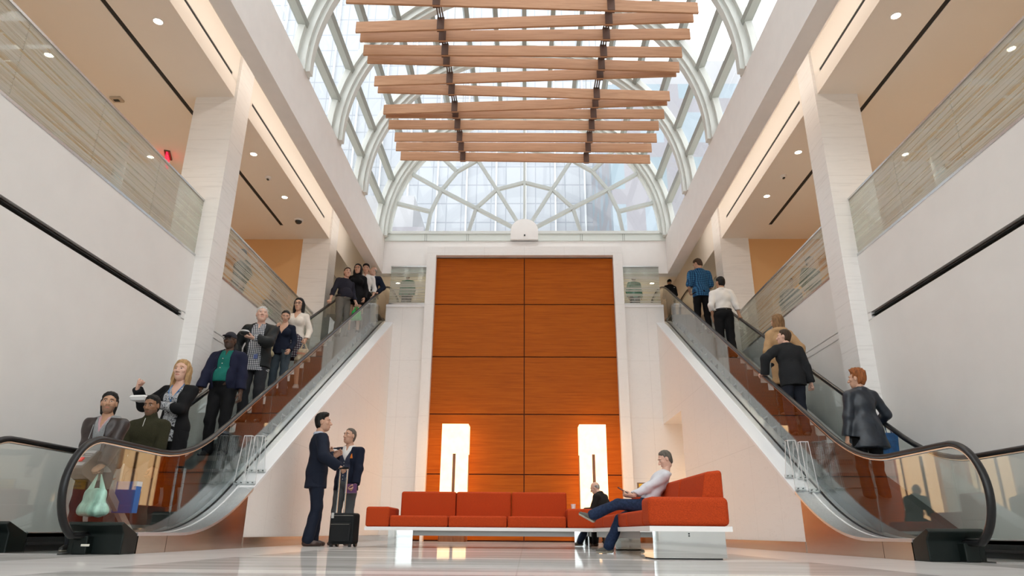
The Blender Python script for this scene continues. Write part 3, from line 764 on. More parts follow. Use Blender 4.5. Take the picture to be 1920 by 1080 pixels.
# yellow floor sign
t = thing('floor_sign', 'yellow notice in a dark frame standing beside the back wall recess', 'sign', (3.24, 18.2, 0))
MB().box((-.34, 0, 1.0), (.34, .03, 1.46)).build('frame', plain('sign_frame', (.22, .12, .06), .5), t, bevel=.004)
MB().box((-.30, -.004, 1.03), (.30, 0, 1.43)).build('sheet', plain('sign_yellow', (.85, .48, .02), .5), t)
INK = plain('sign_ink', (.05, .03, .02), .6)
text('ACCESS', .085, INK, t, (0, -.006, 1.37)); text('ADDRESSES', .075, INK, t, (0, -.006, 1.28)); text('OPEN', .08, INK, t, (0, -.006, 1.185))
MB().box((-.03, .0, .02), (.03, .03, 1.0)).build('post', DARK, t); MB().box((-.25, -.12, 0), (.25, .15, .02)).build('foot', DARK, t)

# ---------------------------------------------------------------- the city outside the glass
def m_tower(name, wall, glass, line, du, dz, w=.12, gw=.0, rnd=.3, metal=0):
    t = NT(name); t.set(Roughness=.35)
    s = t.sep(t.pos()); u = t.math('ADD', s[0], s[1])
    def cell(x, d): return t.math('FRACT', t.math('DIVIDE', x, d))
    cu, cz = cell(u, du), cell(s[2], dz)
    ins = t.math('MULTIPLY', t.math('MULTIPLY', t.math('GREATER_THAN', cu, w), t.math('LESS_THAN', cu, 1 - w - gw)), t.math('MULTIPLY', t.math('GREATER_THAN', cz, w), t.math('LESS_THAN', cz, 1 - w)))
    wn = t.node('ShaderNodeTexWhiteNoise', noise_dimensions='2D')
    cv = t.node('ShaderNodeCombineXYZ'); t.link(t.math('FLOOR', t.math('DIVIDE', u, du)), cv.inputs[0]); t.link(t.math('FLOOR', t.math('DIVIDE', s[2], dz)), cv.inputs[1]); t.link(cv.outputs[0], wn.inputs['Vector'])
    g = t.mix(t.math('MULTIPLY', wn.outputs['Value'], rnd), glass, line)
    t.col(t.mix(ins, wall, g)); return t.mat
def tower(name, label, a, b, mat, fins=None, roofm=None):
    t = thing(name, label, 'building', ((a[0] + b[0]) / 2, (a[1] + b[1]) / 2, 0))
    MB().box(a, b).build('facade', mat, t, world=True)
    MB().box((a[0] + 1, a[1] + 1, b[2]), (b[0] - 1, b[1] - 1, b[2] + 3)).build('plant_room', plain('roof_grey', (.4, .4, .42), .8), t, world=True)
    if fins:
        mb = MB(); ax, st = fins
        n = int((b[ax] - a[ax]) / st)
        for i in range(n + 1):
            q = a[ax] + st * i
            if ax == 0: mb.box((q - .08, a[1] - .25, 0), (q + .08, a[1], b[2]))
            else:
                xx = b[0] if b[0] < 0 else a[0]; sg = 1 if b[0] < 0 else -1
                mb.box((xx, q - .08, 0), (xx + sg * .25, q + .08, b[2]))
        mb.build('fins', plain('fin_white', (.62, .64, .66), .5), t, world=True)
    return t
T1 = m_tower('tower_white', (.24, .26, .29), (.33, .35, .385), (.38, .40, .43), 1.5, 2.1, .03, 0, .5)
T2 = m_tower('tower_red', (.26, .25, .275), (.20, .27, .315), (.29, .34, .39), 3.2, 4.0, .16, .12, .9)
T3 = m_tower('tower_stone', (.34, .34, .345), (.24, .32, .36), (.32, .37, .40), 4.6, 7.5, .20, .06, .7)
tower('office_tower', 'pale gridded glass tower filling the view through the fan window', (-60, 62, 0), (8.5, 80, 130), T1, (0, 3.0))
tower('office_tower', 'grey-mauve tower with blue windows at the right of the fan window', (6.5, 46, 0), (34, 60, 34), T2)
tower('office_tower', 'pale stone block with tall blue windows left beyond the vault', (-44, -8, 0), (-24, 26, 46), T3)
tower('office_tower', 'pale stone block with tall blue windows right beyond the vault', (24, -8, 0), (44, 28, 40), T3)
tower('low_block', 'low mauve building with two blue windows at the lower left of the fan window', (-30, 44, 0), (-7.2, 58, 20.6), T2)
for s, lab in ((-1, 'left'), (1, 'right')):
    t = thing('tube_truss', 'white tubular space truss outside the %s flank of the vault' % lab, 'truss', (s * 9.5, 17, 9))
    mb = MB(); rng = random.Random(3)
    for x in (s * 8.5, s * 11):
        for z in (10.5, 13.5): mb.tube([(x, 12, z), (x, 26, z)], .09, 8)
    for y in range(12, 26, 2):
        mb.tube([(s * 8.5, y, 10.5), (s * 8.5, y + 2, 13.5)], .07, 8); mb.tube([(s * 11, y + 2, 10.5), (s * 8.5, y, 13.5)], .07, 8); mb.tube([(s * 8.5, y, 13.5), (s * 11, y + 2, 13.5)], .06, 8); mb.tube([(s * 8.5, y + 2, 10.5), (s * 8.5, y + 2, 13.5)], .06, 8)
    mb.tube([(s * 8.5, 12.5, 0), (s * 8.5, 12.5, 10.5)], .12, 10).tube([(s * 8.5, 25, 0), (s * 8.5, 25, 10.5)], .12, 10)
    mb.build('lattice', plain('truss_white', (.74, .77, .8), .4), t, world=True, smooth=True)
# ---------------------------------------------------------------- people: smooth implicit bodies and clothes
def rotz(a): c, s = math.cos(R(a)), math.sin(R(a)); return np.array([[c, -s, 0], [s, c, 0], [0, 0, 1.0]])
def rotx(a): c, s = math.cos(R(a)), math.sin(R(a)); return np.array([[1, 0, 0], [0, c, -s], [0, s, c]])
def roty(a): c, s = math.cos(R(a)), math.sin(R(a)); return np.array([[c, 0, s], [0, 1, 0], [-s, 0, c]])
def V(*a): return np.array(a, float)
def d_cone(P, a, b, r1, r2, flat=None):
    a, b = np.asarray(a, float), np.asarray(b, float); ba = b - a
    q = P - a; t = np.clip(q @ ba / max(ba @ ba, 1e-9), 0, 1)
    q = q - t[:, None] * ba
    if flat is not None:
        n, k = flat; n = np.asarray(n, float); q = q + np.outer(q @ n * (k - 1), n)
    return np.sqrt((q * q).sum(1)) - (r1 + (r2 - r1) * t)
def d_ell(P, c, r, M=None):
    q = P - np.asarray(c, float)
    if M is not None: q = q @ M
    r = np.asarray(r, float); k0 = np.sqrt(((q / r) ** 2).sum(1)); k1 = np.sqrt(((q / r ** 2) ** 2).sum(1)) + 1e-9
    return k0 * (k0 - 1) / k1
def smin(a, b, k=.03):
    h = np.clip(.5 + .5 * (b - a) / k, 0, 1); return b + (a - b) * h - k * h * (1 - h)
def union(P, prims, k=.03):
    d = None
    for p in prims:
        kk = p[-1].get('k', k) if isinstance(p[-1], dict) else k
        q = p[:-1] if isinstance(p[-1], dict) else p
        e = d_cone(P, *q[1:]) if q[0] == 'c' else d_ell(P, *q[1:])
        d = e if d is None else smin(d, e, kk)
    return d
def bounds(prims, pad=.03):
    lo, hi = V(9, 9, 9), V(-9, -9, -9)
    for p in prims:
        if p[0] == 'c':
            r = max(p[3], p[4]); pts = [np.asarray(p[1]) - r, np.asarray(p[1]) + r, np.asarray(p[2]) - r, np.asarray(p[2]) + r]
        else:
            r = max(p[2]); pts = [np.asarray(p[1]) - r, np.asarray(p[1]) + r]
        for q in pts: lo = np.minimum(lo, q); hi = np.maximum(hi, q)
    return lo - pad, hi + pad
def surface_net(fn, lo, hi, h):
    n = np.maximum(np.ceil((hi - lo) / h).astype(int) + 1, 4)
    ax = [lo[i] + h * np.arange(n[i]) for i in range(3)]
    G = np.stack(np.meshgrid(*ax, indexing='ij'), -1).reshape(-1, 3)
    F = fn(G).reshape(n)
    F[0], F[-1], F[:, 0], F[:, -1], F[:, :, 0], F[:, :, -1] = [np.maximum(x, 1e-4) for x in (F[0], F[-1], F[:, 0], F[:, -1], F[:, :, 0], F[:, :, -1])]
    nx, ny, nz = n; acc = np.zeros((nx - 1, ny - 1, nz - 1, 3)); cnt = np.zeros((nx - 1, ny - 1, nz - 1))
    def C(d): return F[d[0]:nx - 1 + d[0], d[1]:ny - 1 + d[1], d[2]:nz - 1 + d[2]]
    for axis in range(3):
        o1, o2 = [i for i in range(3) if i != axis]
        for u in (0, 1):
            for w in (0, 1):
                a = [0, 0, 0]; a[o1] = u; a[o2] = w; b = list(a); b[axis] = 1
                fa, fb = C(a), C(b); m = (fa < 0) != (fb < 0)
                t = np.where(m, fa / np.where(m, fa - fb, 1), 0)
                p = np.zeros(acc.shape); p[..., o1] = u; p[..., o2] = w; p[..., axis] = t
                acc[m] += p[m]; cnt += m
    act = cnt > 0; idx = -np.ones(act.shape, int); idx[act] = np.arange(act.sum())
    ijk = np.argwhere(act); verts = lo + (ijk + acc[act] / cnt[act][:, None]) * h
    faces = []
    for axis in range(3):
        o1, o2 = (axis + 1) % 3, (axis + 2) % 3
        sl0 = [slice(1, -1)] * 3; sl0[axis] = slice(0, -1); sl1 = [slice(1, -1)] * 3; sl1[axis] = slice(1, None)
        A, B_ = F[tuple(sl0)] < 0, F[tuple(sl1)] < 0
        e = np.argwhere(A != B_)
        if not len(e): continue
        ins = A[tuple(e.T)]
        off = np.array([1, 1, 1]); off[axis] = 0; node = e + off
        def cell(d1, d2):
            c = node.copy(); c[:, o1] -= d1; c[:, o2] -= d2; return idx[c[:, 0], c[:, 1], c[:, 2]]
        q = np.stack([cell(1, 1), cell(0, 1), cell(0, 0), cell(1, 0)], 1)
        q[~ins] = q[~ins][:, ::-1]
        faces.append(q)
    return verts, np.concatenate(faces)
def mesh_obj(name, verts, faces, mats, parent, fmat=None):
    me = bpy.data.meshes.new(name); nv, nf = len(verts), len(faces)
    me.vertices.add(nv); me.vertices.foreach_set('co', np.asarray(verts, np.float32).ravel())
    me.loops.add(nf * 4); me.loops.foreach_set('vertex_index', np.asarray(faces, np.int32).ravel())
    me.polygons.add(nf); me.polygons.foreach_set('loop_start', np.arange(nf, dtype=np.int32) * 4)
    me.polygons.foreach_set('use_smooth', np.ones(nf, bool))
    if fmat is not None: me.polygons.foreach_set('material_index', np.asarray(fmat, np.int32))
    me.update(calc_edges=True); me.validate()
    for m in mats: me.materials.append(m)
    o = bpy.data.objects.new(name, me); COL.objects.link(o); o.parent = parent; return o
def wr(P, amp, f=1.0, ph=0.0):          # soft cloth folds
    return amp * (np.sin(P[:, 2] * 38 * f + 5 * np.sin(P[:, 0] * 9 + ph) + ph) * .6 + np.sin(P[:, 0] * 31 * f + P[:, 2] * 23 + 2 * ph) * .4)

# canonical head (origin between the ears, nose along +y) and hands
def head_fn(P, female=False):
    j = .9 if female else 1.0
    d = union(P, [('e', V(0, -.014, .035), V(.076, .095, .088)), ('e', V(0, .022, -.035), V(.063 * j, .070, .085)), ('e', V(0, .052, -.085), V(.034 * j, .032, .030))], .03)
    d = smin(d, union(P, [('c', V(0, .090, .012), V(0, .112, -.026), .008, .0135), ('e', V(.014, .098, -.030), V(.010, .011, .008)), ('e', V(-.014, .098, -.030), V(.010, .011, .008))], .01), .012)
    d = smin(d, union(P, [('e', V(.03, .078, .036), V(.026, .016, .009)), ('e', V(-.03, .078, .036), V(.026, .016, .009)), ('e', V(.042, .062, -.012), V(.022, .02, .018)), ('e', V(-.042, .062, -.012), V(.022, .02, .018))], .01), .018)
    for s in (-1, 1):
        d = -smin(-d, d_ell(P, V(s * .031, .096, .014), V(.017, .018, .010)), .008)
        d = smin(d, d_ell(P, V(s * .031, .076, .013), V(.014, .012, .0095)), .004)
        d = smin(d, d_ell(P, V(s * .078, -.006, -.002), V(.010, .020, .031)), .01)
    d = smin(d, d_ell(P, V(0, .086, -.058), V(.024, .013, .006)), .006)
    d = smin(d, d_ell(P, V(0, .085, -.069), V(.020, .012, .006)), .006)
    return smin(d, d_cone(P, V(0, -.02, -.05), V(0, -.014, -.082), .052 * j, .044 * j), .03)
HEADS = {}
def head_mesh(female):
    if female not in HEADS:
        v, f = surface_net(lambda P: head_fn(P, female), V(-.1, -.125, -.15), V(.1, .135, .135), .0048); c = v[f].mean(1)
        x, y, z = np.abs(c[:, 0]), c[:, 1], c[:, 2]
        m = np.zeros(len(f), int)
        fr = y > .055
        m[fr & (((x - .031) / .0135) ** 2 + ((z - .013) / .0048) ** 2 < 1)] = 3
        m[fr & (((x - .031) / .0075) ** 2 + ((z - .013) / .0060) ** 2 < 1)] = 2
        m[fr & (x > .015) & (x < .048) & (np.abs(z - (.036 - .25 * np.maximum(x - .036, 0))) < .0045)] = 1
        m[fr & (((x) / .025) ** 2 + ((z + .063) / .0085) ** 2 < 1)] = 4
        beard = (y > -.005) & (z < -.040) & (z > -.115) & (m == 0) & ~((x < .012) & (z > -.045))
        HEADS[female] = (v, f, m, beard)
    return HEADS[female]
def hair_fn(kind):
    st = lambda P: .5 * np.sin(P[:, 0] * 210 + 40 * P[:, 1] + 25 * P[:, 2]) + .5 * np.sin(P[:, 0] * 95 - 60 * P[:, 2] + 1.3)
    rip = lambda P: .0016 * np.sin(P[:, 0] * 190 + 30 * P[:, 2]) + .0012 * np.sin(P[:, 1] * 150 + 40 * P[:, 2])
    def shell(P, th, k=1.15, o=.026, low=-.088, q=None, thin=.001, tab=None):      # hair that thins out to nothing at the hairline
        if tab: e = P[:, 1] - np.interp(P[:, 2], *tab) + (o - .026) + .004 * st(P)
        else: e = P[:, 1] - k * P[:, 2] + o + .005 * st(P)
        e = np.maximum(e, .9 * np.minimum(1 - np.sqrt(((P[:, 1] + .004) / .027) ** 2 + ((P[:, 2] + .004) / .034) ** 2), .5) * .03) if tab else e
        t = np.clip(-e / .045, 0, 1); t = t * t * (3 - 2 * t)
        lo_ = np.clip((P[:, 2] - low) / .05, 0, 1)
        th2 = th if q is None else th + q(P)
        d = d_ell(P, V(0, -.014, .035), V(.076, .095, .088)); d = smin(d, d_ell(P, V(0, -.03, -.03), V(.066, .062, .07)), .03)
        d = d - (thin + th2 * t * (.25 + .75 * lo_)) + rip(P)
        return np.maximum(np.maximum(d, e), low - P[:, 2])
    T = ([-.09, -.03, -.022, .0, .025, .05, .066, .082, .10, .14], [-.035, -.022, .010, .018, .022, .030, .046, .064, .085, .12])
    top = lambda a, b: (lambda P: a * np.clip((P[:, 2] - .06) / .06, 0, 1) + b * np.clip((P[:, 1] + .02) / .09, 0, 1) * np.clip((P[:, 2] - .05) / .05, 0, 1))
    def f(P):
        if kind == 'short': return shell(P, .008, q=top(.006, .004), tab=T)
        if kind == 'quiff': return shell(P, .011, q=top(.012, .014), o=.024, tab=T)
        if kind == 'buzz': return shell(P, .0035, o=.034, q=top(.004, .003), tab=T)
        if kind == 'bald': return np.maximum(shell(P, .003, 1.0, .034, thin=.0005), P[:, 2] - .036 + .006 * st(P))
        if kind == 'mid':                # swept back over the ears to the nape
            d = union(P, [('c', V(.066, -.03, .03), V(.055, -.05, -.10), .030, .024), ('c', V(-.066, -.03, .03), V(-.055, -.05, -.10), .030, .024), ('e', V(0, -.07, -.05), V(.068, .045, .085))], .03) + rip(P)
            return smin(np.maximum(d, P[:, 1] + .002), shell(P, .013, o=.024, q=top(.010, .004), tab=T), .01)
        if kind in ('long', 'bob'):
            z1 = -.235 if kind == 'long' else -.15
            d = union(P, [('c', V(.070, -.004, .05), V(.086, -.004, z1), .028, .024), ('c', V(-.070, -.004, .05), V(-.086, -.004, z1), .028, .024),
                          ('c', V(0, -.06, .02), V(0, -.07, z1), .072, .055, (V(0, 1, 0), 1.5)), ('c', V(.05, -.05, .02), V(.06, -.05, z1), .05, .035), ('c', V(-.05, -.05, .02), V(-.06, -.05, z1), .05, .035)], .03) + 2 * rip(P)
            face = np.maximum(np.abs(P[:, 0]) - .060, -.01 - P[:, 1])
            return smin(np.maximum(d, -face), shell(P, .012, o=.024, q=top(.008, .0), tab=T), .012)
        if kind == 'bun': return smin(shell(P, .006, o=.022, tab=T), d_ell(P, V(0, -.10, .085), V(.042, .038, .036)), .01) + rip(P) * .5
        if kind == 'tousled': return shell(P, .016, 1.1, .026, -.078, q=top(.014, .012), tab=T) + 2.5 * rip(P)
        if kind == 'cap':
            d = np.maximum(d_ell(P, V(0, -.01, .045), V(.084, .106, .092)), .036 - P[:, 2])
            return smin(d, d_ell(P, V(0, .115, .050), V(.066, .058, .010)), .008)
        if kind == 'beanie': return np.maximum(d_ell(P, V(0, -.012, .042), V(.086, .107, .1)), -.02 - P[:, 2])
    return f
HAIRS = {}
def hair_mesh(kind):
    if kind not in HAIRS:
        lowz = {'long': -.28, 'bob': -.19, 'mid': -.16}.get(kind, -.11)
        HAIRS[kind] = surface_net(hair_fn(kind), V(-.14, -.16, lowz), V(.14, .19, .165), .0052)
    return HAIRS[kind]
def hand_fn(curl):
    pr = [('c', V(-.035, 0, 0), V(.02, 0, 0), .026, .027, (V(0, 1, 0), 1.25)), ('c', V(.02, 0, 0), V(.080, 0, 0), .040, .043, (V(0, 1, 0), 2.6), {'k': .02})]
    fg = []
    for i, (t, L) in enumerate(((-.032, .056), (-.011, .072), (.011, .078), (.032, .070))):
        p = V(.086 - .006 * abs(i - 2), 0, t); a = 0.0; sp = (i - 1.5) * .05
        for seg, (fr, ca) in enumerate(((.45, .9), (.32, 1.1), (.23, .8))):
            a += R(curl * ca * (1 + .12 * (1.5 - i)))
            q = p + L * fr * V(math.cos(a), math.sin(a), sp); fg.append(('c', p, q, .0092 - .0008 * seg, .0086 - .0009 * seg)); p = q
    th = [('c', V(.018, .004, .028), V(.050, .018 + .0002 * curl, .056 - .0003 * curl), .0145, .0115), ('c', V(.050, .018 + .0002 * curl, .056 - .0003 * curl), V(.080, .030 + .0004 * curl, .058 - .0006 * curl), .0112, .009)]
    def f(P):
        d = smin(union(P, pr, .015), union(P, fg, .003), .008); return smin(d, union(P, th, .006), .012)
    return f
HANDS = {}
def hand_mesh(curl):
    if curl not in HANDS: HANDS[curl] = surface_net(hand_fn(curl), V(-.06, -.04, -.06), V(.18, .11, .085), .0052)
    return HANDS[curl]

SKIN = {'fair': (.62, .38, .29), 'light': (.56, .33, .23), 'tan': (.42, .235, .145), 'brown': (.27, .135, .075), 'dark': (.085, .042, .026)}
def skin_mats(skin, hair, lip=None):
    b = SKIN[skin]
    return [plain('skin_' + skin, b, .5, noise=.06, nscale=25, spec=.35), plain('brow_%s' % hair, HAIRC[hair], .7), plain('iris', (.02, .012, .008), .2), plain('eye_white', (.55, .53, .5), .3),
            plain('lip_' + skin, (b[0] * .82, b[1] * .55, b[2] * .55), .45), plain('stubble_' + skin, tuple(.55 * c + .45 * h for c, h in zip(b, HAIRC[hair])), .7)]
HAIRC = {'black': (.008, .007, .0065), 'brown': (.045, .026, .015), 'grey': (.30, .28, .26), 'silver': (.5, .49, .47), 'blonde': (.36, .22, .10), 'red': (.26, .085, .025), 'ombre': (.20, .11, .05), 'salt': (.10, .085, .07)}
def hair_mat(h):
    k = 'hair_' + h
    if k in MATS: return MATS[k]
    t = NT(k); t.set(Roughness=.6); t.b.inputs['Specular IOR Level'].default_value = .25; c = HAIRC[h]; f = t.noise(t.pos(scale=(90, 90, 8), obj=True), 1, 3)
    t.col(t.ramp(f, [(.3, tuple(x * .6 for x in c)), (.7, tuple(min(1, x * 1.5) for x in c))]))
    MATS[k] = t.mat; return t.mat
def cloth(name, col, rough=.85, var=.12, scale=90): return plain('cloth_' + name, col, rough, spec=.2, noise=var, nscale=scale)
def plaid(name, a, b, c, d=.045, w=.34, thin=.06):
    k = 'plaid_' + name
    if k in MATS: return MATS[k]
    t = NT(k); t.set(Roughness=.85); t.b.inputs['Specular IOR Level'].default_value = .2
    s = t.sep(t.pos(obj=True)); u = t.math('ADD', s[0], t.math('MULTIPLY', s[1], .6))
    def st(x, off=0, ww=w): return t.math('LESS_THAN', t.math('FRACT', t.math('ADD', t.math('DIVIDE', x, d), off)), ww)
    f = t.math('MULTIPLY', t.math('ADD', st(u), st(s[2])), .5)
    g = t.ramp(f, [(0, a), (.45, b), (.9, c)], 'CONSTANT')
    if thin: g = t.mix(t.math('MULTIPLY', t.math('MAXIMUM', st(u, .35, thin), st(s[2], .35, thin)), .7), g, a)
    t.col(g); MATS[k] = t.mat; return t.mat
def leather(name, col):
    k = 'leather_' + name
    if k in MATS: return MATS[k]
    t = NT(k); t.set(Roughness=.38); f = t.noise(t.pos(obj=True), 14, 5, .6)
    t.col(t.ramp(f, [(.35, tuple(c * .7 for c in col)), (.65, tuple(c * 1.35 for c in col))])); t.bump(f, .25, .01); MATS[k] = t.mat; return t.mat

def ik(a, t, L1, L2, hint):
    v = t - a; d = np.linalg.norm(v)
    if d > (L1 + L2) * .998: t = a + v / d * (L1 + L2) * .998; v = t - a; d = np.linalg.norm(v)
    d = max(d, abs(L1 - L2) + .02)
    x = (L1 * L1 - L2 * L2 + d * d) / (2 * d); h = math.sqrt(max(L1 * L1 - x * x, 0)); u = v / np.linalg.norm(v)
    n = np.asarray(hint, float); n = n - u * (n @ u); n = n / (np.linalg.norm(n) + 1e-9)
    return a + u * x + n * h, t

class Fig:
    def __init__(self, hip=.93, lean=0, twist=0, side=0, w=1.0, belly=0, female=False, hr=None, hl=None, er=None, el=None, fr=None, fl=None, kr=None, kl=None,
                 head=(0, 0, 0), curl_r=28, curl_l=28, dr=None, dl=None, nr=None, nl=None, toe_r=None, toe_l=None, hipw=1.0, headoff=(0, 0)):
        self.__dict__.update(locals())
        self.U = rotz(twist) @ rotx(-lean) @ roty(side)
        self.P0 = V(0, 0, hip)
        u = self.up
        self.neck = u(0, -.012, .535); self.hc = u(headoff[0], .020 + headoff[1], .678)
        self.HM = rotz(head[0]) @ rotx(head[1]) @ roty(head[2])
        sw = .176 * w * (.90 if female else 1)
        self.sh = {1: u(sw, -.01, .445), -1: u(-sw, -.01, .445)}
        self.hand = {}; self.elb = {}; self.hip_ = {}; self.knee = {}; self.ank = {}; self.hd = {}; self.hn = {}
        for sd, t, e, dd, nn in ((1, hr, er, dr, nr), (-1, hl, el, dl, nl)):
            S = self.sh[sd]
            t = u(sd * (sw + .055), .04, -.06) if t is None else V(*t)
            e = V(sd * .35, -.9, -.15) if e is None else V(*e)
            self.elb[sd], self.hand[sd] = ik(S, t, .285, .255, e)
            fd = self.hand[sd] - self.elb[sd]; fd = fd / np.linalg.norm(fd)
            self.hd[sd] = fd if dd is None else V(*dd) / np.linalg.norm(dd)
            n = V(-sd, 0, 0) if nn is None else V(*nn)
            n = n - self.hd[sd] * (n @ self.hd[sd]); self.hn[sd] = n / (np.linalg.norm(n) + 1e-9)
        hs = .088 * hipw
        self.toe = {}
        for sd, f, k, tt in ((1, fr, kr, toe_r), (-1, fl, kl, toe_l)):
            H = V(sd * hs, 0, hip - .035); f = V(sd * .105, -.02, .085) if f is None else V(*f)
            self.hip_[sd] = H; self.knee[sd], self.ank[sd] = ik(H, f, .425, .392, V(sd * .12, 1, 0) if k is None else V(*k))
            self.toe[sd] = (V(sd * .18, 1, 0) if tt is None else V(*tt)); self.toe[sd] = self.toe[sd] / np.linalg.norm(self.toe[sd])
    def up(self, x, y, z): return self.P0 + self.U @ V(x, y, z)
    def loc(self, P): return (P - self.P0) @ self.U
    def torso(self, o, belly=True):
        w, U, u = self.w, self.U, self.up; f = self.female
        hw = self.hipw * (1.04 if f else 1.0)
        pr = [('e', u(0, -.005, .02), V(.160 * hw * w + o, .118 + o, .135 + o), U), ('e', u(0, .0, .17), V((.126 if f else .142) * w + o, .098 + o, .16 + o), U), ('e', u(0, .0, .35), V((.142 if f else .165) * w + o, .110 + o, .17 + o), U),
              ('c', u(.055, -.012, .475), self.sh[1] * .90 + u(0, -.01, .445) * .10, .056 + o, .047 + o), ('c', u(-.055, -.012, .475), self.sh[-1] * .90 + u(0, -.01, .445) * .10, .056 + o, .047 + o),
              ('c', self.neck + self.U @ V(0, 0, -.05), self.neck + self.U @ V(0, 0, .0), .07 + o * .6, .056 + o * .4)]
        if self.belly: pr.append(('e', u(0, .055 + self.belly * .5, .13), V(.135 * w + o, .08 + self.belly + o, .15 + o), U))
        if f: pr += [('e', u(.072, .085, .335), V(.07 + o, .055 + o, .068 + o), U), ('e', u(-.072, .085, .335), V(.07 + o, .055 + o, .068 + o), U)]
        return pr
    def arms(self, o, cuff=0.0, cut=1.0):
        pr = []
        for s in (1, -1):
            a, e, h = self.sh[s], self.elb[s], self.hand[s]; q = 0.86 if self.female else 1.0
            if cut >= 1: pr += [('c', a, e, .050 * q + o, .042 * q + o), ('c', e, e + (h - e) * .97, .042 * q + o, .030 * q + o + cuff)]
            else: pr += [('c', a, a + (e - a) * min(1, cut * 1.6), .056 * q + o, .050 * q + o + .006)]
        return pr
    def legs(self, o, ankle=.0, cut=1.0):
        pr = []
        for s in (1, -1):
            h, k, a = self.hip_[s], self.knee[s], self.ank[s]; q = 1.0 if not self.female else .97
            if cut >= 1: pr += [('c', h, k, .088 * q + o, .058 * q + o), ('c', k, a + (k - a) * .02, .056 * q + o, .040 * q + o + ankle)]
            else: pr += [('c', h, h + (k - h) * cut, .088 * q + o, .068 * q + o)]
        return pr
    def seat(self, o): return [('e', self.up(0, -.01, .0), V(.158 * self.hipw * self.w + o, .122 + o, .125 + o), self.U)]
    def foot(self, s, o=0):
        a, t = self.ank[s], self.toe[s]; up_ = V(0, 0, 1) - t * t[2]; up_ = up_ / np.linalg.norm(up_); dn = -up_
        return a, t, dn

